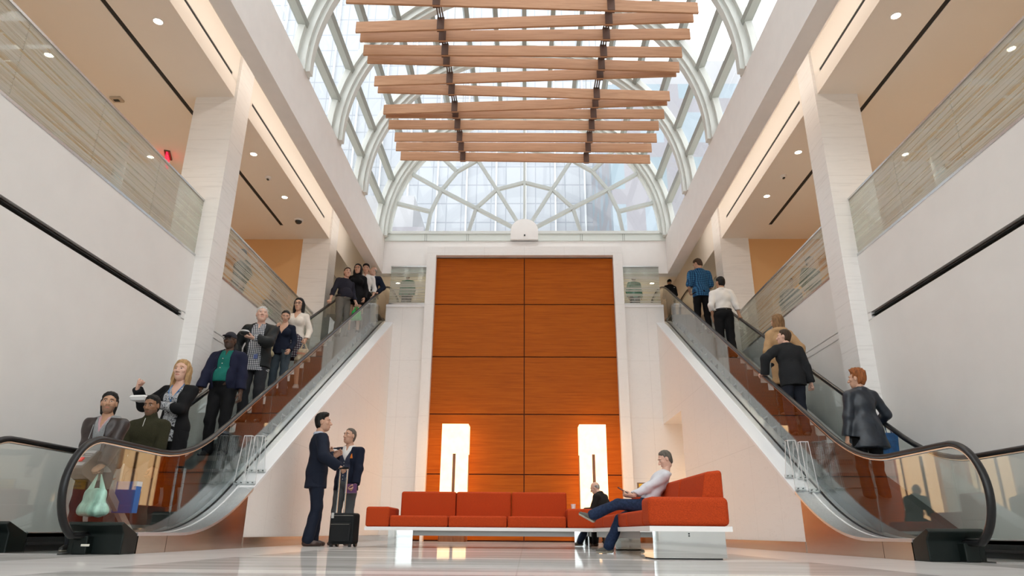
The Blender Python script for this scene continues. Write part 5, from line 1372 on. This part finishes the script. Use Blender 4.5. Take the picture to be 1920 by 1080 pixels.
rt1, wt1, FT1 = seat_person('man in pale shirt and blue jeans sitting cross-legged on the sofa, reading a phone', 1241, 846, 8.75, 90, F, .46, [
    ('trousers', DENIM, {'ankle': .02, 'fold': .005}), ('shoes', SUEDE, {'sole': SOLE}), ('top', C_('pale_shirt', (.60, .60, .64), .75, .04), {'name': 'shirt', 'off': .016, 'hem': .03, 'collar': 1, 'fold': .006})], 'fair', ('buzz', 'salt'))
F = Fig(hip=.585, lean=26, head=(12, -24, 0), fr=(.12, .42, .09), fl=(-.12, .42, .09), kr=(.15, .4, 1), kl=(-.15, .4, 1), hr=(.14, .5, .72), hl=(-.14, .5, .72))
rt2, wt2, FT2 = seat_person('bald man in black jacket sitting beyond the sofa, leaning forward, back turned', 1112, 905, 12.85, 55, F, .46, [
    ('trousers', CHAR, {}), ('shoes', BROWNS, {}), ('jacket', C_('black_wool', (.016, .014, .013)), {'off': .028, 'hem': -.06, 'collar': 1, 'collar_r': .026})], 'fair', ('bald', 'grey'))

# ---------------------------------------------------------------- people on the galleries, seen through the printed glass
def gal(label, px, py, Y, z, rz, top, hair, skin='tan', H0=None, female=False):
    F = Fig(female=female, head=(10, -8, 0)); t = headtop(F)
    Y = (z + (H0 or 1.75) - CAMP[2]) / ray(px, py)[2]; p, H = stand(px, py, Y, z, F, rz); print(label[:28], [round(float(c), 2) for c in p], round(float(H), 2))
    return person(label, p, rz, H, F, [('trousers', CHAR, {'h': .016}), ('shoes', BLACKS, {'h': .014}), ('jacket', top, {'off': .024, 'h': .016})], skin, hair)
gal('person in dark green coat standing behind the left gallery glass, by the nearer pier', 455, 468, 12.3, ZG, 150, C_('dark_green_coat', (.02, .05, .05)), ('short', 'black'))
gal('person in grey coat behind the left gallery glass, nearer the further pier', 513, 545, 14.3, ZG, 200, C_('grey_coat', (.05, .07, .08)), ('short', 'black'), H0=1.6)
gal('person in grey-green coat behind the right gallery glass, by the nearer pier', 1518, 482, 12.2, ZG, -160, C_('greygreen_coat', (.05, .09, .085)), ('short', 'black'))
gal('person in dark blue coat behind the right gallery glass, further from the nearer pier', 1480, 522, 13.0, ZG, 170, C_('bluegreen_coat', (.015, .06, .09)), ('short', 'black'))
gal('person in green top behind the glass screen left of the timber panel', 765, 512, 19.8, ZL, 175, C_('green_top', (.05, .28, .17)), ('short', 'black'), H0=1.5)
gal('person in green and white top behind the glass screen right of the timber panel', 1188, 515, 19.8, ZL, 185, C_('mint_top', (.16, .42, .32)), ('short', 'black'), H0=1.5)

# ---------------------------------------------------------------- things carried
def sdf_thing(name, label, cat, loc, prims, mat, fn=None, h=.008, k=.02, part='bag', group=None, rz=0):
    t = thing(name, label, cat, tuple(loc), R(rz), group); lo, hi = bounds(prims, .03)
    g = (lambda P: fn(P, union(P, prims, k))) if fn else (lambda P: union(P, prims, k))
    v, f = surface_net(g, lo, hi, h); o = mesh_obj(part, v, f, [mat], t); return t
def plastic(name, col, tr=.35):
    if name in MATS: return MATS[name]
    t = NT(name); t.set(Roughness=.3); f = t.noise(t.pos(scale=(16, 16, 5), obj=True), 1.5, 4); t.col(t.ramp(f, [(.3, tuple(c * .75 for c in col)), (.7, tuple(min(1, c * 1.2) for c in col))]))
    t.b.inputs['Transmission Weight'].default_value = 0; t.b.inputs['Subsurface Weight'].default_value = .0; t.bump(f, .4, .02); MATS[name] = t.mat; return t.mat
def carrier(name, label, hand, mat, w=.15, d=.07, hgt=.36, cat='bag', rz=0, group=None):  # soft bag hung by two loops from a hand
    pr = [('c', V(-w * .35, 0, -hgt * .52), V(w * .35, 0, -hgt * .52), w * .52, w * .52, (V(0, 1, 0), w / d * .9)), ('c', V(-w * .6, 0, -hgt + .06), V(w * .6, 0, -hgt + .06), .075, .07, (V(0, 1, 0), .075 / d * 1.0))]
    lp = [('c', V(-w * .5, 0, -hgt * .45), V(-.012, -.01, -.005), .035, .008, (V(0, 1, 0), 2.2)), ('c', V(w * .5, 0, -hgt * .45), V(.012, .01, -.005), .035, .008, (V(0, 1, 0), 2.2))]
    t = sdf_thing(name, label, cat, hand, pr, mat, lambda P, d_: d_ + .004 * np.sin(P[:, 0] * 70 + 9 * P[:, 2]) + .003 * np.sin(P[:, 2] * 55), .0085, .05, 'bag', group, rz)
    lo, hi = bounds(lp, .02); v, f = surface_net(lambda P: union(P, lp, .012), lo, hi, .006); mesh_obj('handles', v, f, [mat], t); return t
carrier('plastic_bag', 'pale green plastic carrier bag held low behind the near newel glass', head_at(187, 889, 7.08), plastic('pale_green_plastic', (.36, .58, .48)), .13, .08, .40, rz=185)
t = thing('shopping_bag', 'blue paper shopping bag with white edge beside the pale green carrier', 'bag', tuple(head_at(230, 962, 7.75)), R(178))
MB().hexa([(-.13, -.05, 0), (-.13, -.05, .33), (-.13, .05, 0), (-.13, .05, .33), (.13, -.05, 0), (.13, -.05, .33), (.13, .05, 0), (.13, .05, .33)]).build('bag', plain('bag_blue', (.02, .13, .42), .5), t, bevel=.004)
MB().box((-.132, -.052, .28), (-.10, .052, .332)).box((.10, -.053, 0), (.133, .053, .33)).build('edge_band', plain('bag_white', (.7, .7, .7), .5), t)
MB().tube([(-.06, 0, .33), (-.05, 0, .43), (0, 0, .47), (.05, 0, .43), (.06, 0, .33)], .005, 6).build('handle', plain('bag_cord', (.02, .02, .03), .6), t, smooth=True)
carrier('plastic_bag', 'bright green plastic bag hanging from the hand of the man in grey trousers', w8_(F8.hand[-1] + F8.hd[-1] * .09), plastic('bright_green_plastic', (.01, .46, .08)), .15, .08, .40)
carrier('paper_bag', 'crumpled tan bag with red script carried by the woman in cream', w7_(F7.hand[-1] + F7.hd[-1] * .09), plastic('tan_plastic', (.42, .32, .21)), .15, .08, .40)
_pb = bpy.data.objects.get('paper_bag')
text("Lenny's", .075, plain('script_red', (.55, .06, .02), .5), _pb, (0, -.088, -.24), (90, 6, 0), 'script', .35)
carrier('plastic_bag', 'clear yellowish bag hanging at the side of the woman in navy', w6_((.22, .16, 1.16)), plastic('yellowish_plastic', (.40, .34, .20)), .12, .06, .42)
# takeaway box, black container, phone, purple book
q = w3_(F3.hand[-1] + F3.hd[-1] * .10 + V(.06, .02, .035))
t = thing('takeaway_box', 'white foam takeaway box held by the blonde woman', 'food box', tuple(q), R(172))
MB().hexa([(-.095, -.08, -.03), (-.115, -.10, .01), (-.095, .08, -.03), (-.115, .10, .01), (.095, -.08, -.03), (.115, -.10, .01), (.095, .08, -.03), (.115, .10, .01)]).build('tray', plain('foam_white', (.78, .77, .76), .6), t, bevel=.006)
MB().hexa([(-.117, -.102, .012), (-.10, -.085, .04), (-.117, .102, .012), (-.10, .085, .04), (.117, -.102, .012), (.10, -.085, .04), (.117, .102, .012), (.10, .085, .04)]).build('lid', plain('foam_white', (.78, .77, .76), .6), t, bevel=.006)
q = w3_(F3.hand[-1] + V(.07, .06, .125))
t = thing('phone', 'black phone lying on the white takeaway box', 'phone', (float(q[0]), float(q[1]), float(w3_(F3.hand[-1] + F3.hd[-1] * .10 + V(.06, .02, .035))[2]) + .041), R(20))
MB().box((-.07, -.035, 0), (.07, .035, .010)).build('case', plain('phone_black', (.012, .012, .014), .25), t, bevel=.003); MB().box((-.066, -.031, .010), (.066, .031, .0108)).build('screen', plain('phone_screen', (.01, .01, .012), .05), t)
q = w5_(F5.hand[-1] + F5.hd[-1] * .10 + V(.02, .015, .045))
t = sdf_thing('food_container', 'round black container with pale lid in the silver-haired man\'s hand', 'food box', q, [('e', V(0, 0, 0), V(.085, .085, .05))], plain('tub_black', (.012, .012, .013), .3), None, .007, .02, 'bowl')
MB().lathe([(.001, .045), (.07, .042), (.088, .02), (.09, .012), (.082, .012)], n=24).build('lid', plain('tub_lid', (.45, .45, .45), .3), t, smooth=True)
q = ws2(FS2.hand[-1] + FS2.hd[-1] * .07 + V(.02, .02, .0))
t = thing('book', 'purple notebook held at the side by the man in the waistcoat', 'notebook', tuple(q), R(166))
MB().box((-.11, -.009, -.075), (.11, .009, .075)).build('cover', plain('book_purple', (.16, .06, .16), .5), t, bevel=.003); MB().box((-.105, -.0065, -.078), (.105, .0065, -.07)).build('pages', plain('page_pale', (.55, .45, .5), .7), t)
q = wt1((FT1.hand[1] + FT1.hand[-1]) / 2 + V(0, .11, .05))
t = thing('phone', 'thin dark phone in the hands of the seated man', 'phone', tuple(q), R(90))
MB().hexa([(-.04, -.07, -.03), (-.04, -.072, -.022), (-.04, .07, .055), (-.04, .068, .063), (.04, -.07, -.03), (.04, -.072, -.022), (.04, .07, .055), (.04, .068, .063)]).build('case', plain('phone_black', (.012, .012, .014), .25), t)
# blue tote on the red-haired woman's arm
q = wb1(FB1.elb[1] + (FB1.hand[1] - FB1.elb[1]) * .55)
t = thing('tote_bag', 'bright blue tote hanging from the arm of the red-haired woman', 'bag', (float(q[0]) + .02, float(q[1]), float(q[2]) - .50), R(8))
TB = leather('tote_blue', (.012, .10, .30))
MB().hexa([(-.14, -.08, 0), (-.185, -.06, .33), (-.14, .08, 0), (-.185, .06, .33), (.14, -.08, 0), (.185, -.06, .33), (.14, .08, 0), (.185, .06, .33)]).build('bag', TB, t, bevel=.018, seg=3)
for e in (-1, 1): MB().tube([(-.09, e * .055, .31), (-.06, e * .035, .44), (0, e * .01, .51), (.06, e * .035, .44), (.09, e * .055, .31)], .009, 8).build('handle', TB, t, smooth=True)
# black trolley case in front of the navy suit
q = ws1(FS1.hand[1] + FS1.hd[1] * .05)
t = thing('trolley_case', 'black wheeled case with a tall telescopic handle standing between the two men', 'suitcase', (float(q[0]) + .13, float(q[1]) - .05, 0), R(-8))
BAL = C_('ballistic', (.012, .013, .014), .7, .3, 200)
MB().box((-.20, -.14, .04), (.20, .14, .50)).build('body', BAL, t, bevel=.04, seg=3)
MB().box((-.16, -.185, .07), (.17, -.13, .36)).build('front_pocket', BAL, t, bevel=.025, seg=3)
hh = float(q[2]); mb = MB()
for x in (-.155, -.03): mb.bar((x, .0, .46), (x + .0, .0, hh - .01), .018, .014, up=(0, 1, 0))
mb.build('telescopic_handle', m_steel('handle_alloy', (.7, .7, .69), .25, 2), t)
MB().box((-.17, -.018, hh - .02), (-.015, .018, hh + .012)).build('grip', BLACKC, t, bevel=.008)
for x in (-.15, .15): MB().tube([(x - .018, .12, .042), (x + .018, .12, .042)], .042, 16).build('wheel', plain('wheel_black', (.015, .015, .015), .4), t, smooth=True)
for x in (-.15, .15): MB().box((x - .02, -.12, 0), (x + .02, -.08, .05)).build('foot', BLACK, t)
mb = MB(); mb.tube([(-.15, -.188, .33), (.15, -.188, .33)], .004, 6).tube([(-.185, -.143, .46), (.185, -.143, .46)], .004, 6); mb.build('zip', plain('zip_metal', (.35, .33, .3), .3, 1), t)
MB().box((-.17, -.15, .42), (-.13, -.142, .50)).build('tag', plain('tag_pale', (.5, .5, .48), .5), t)
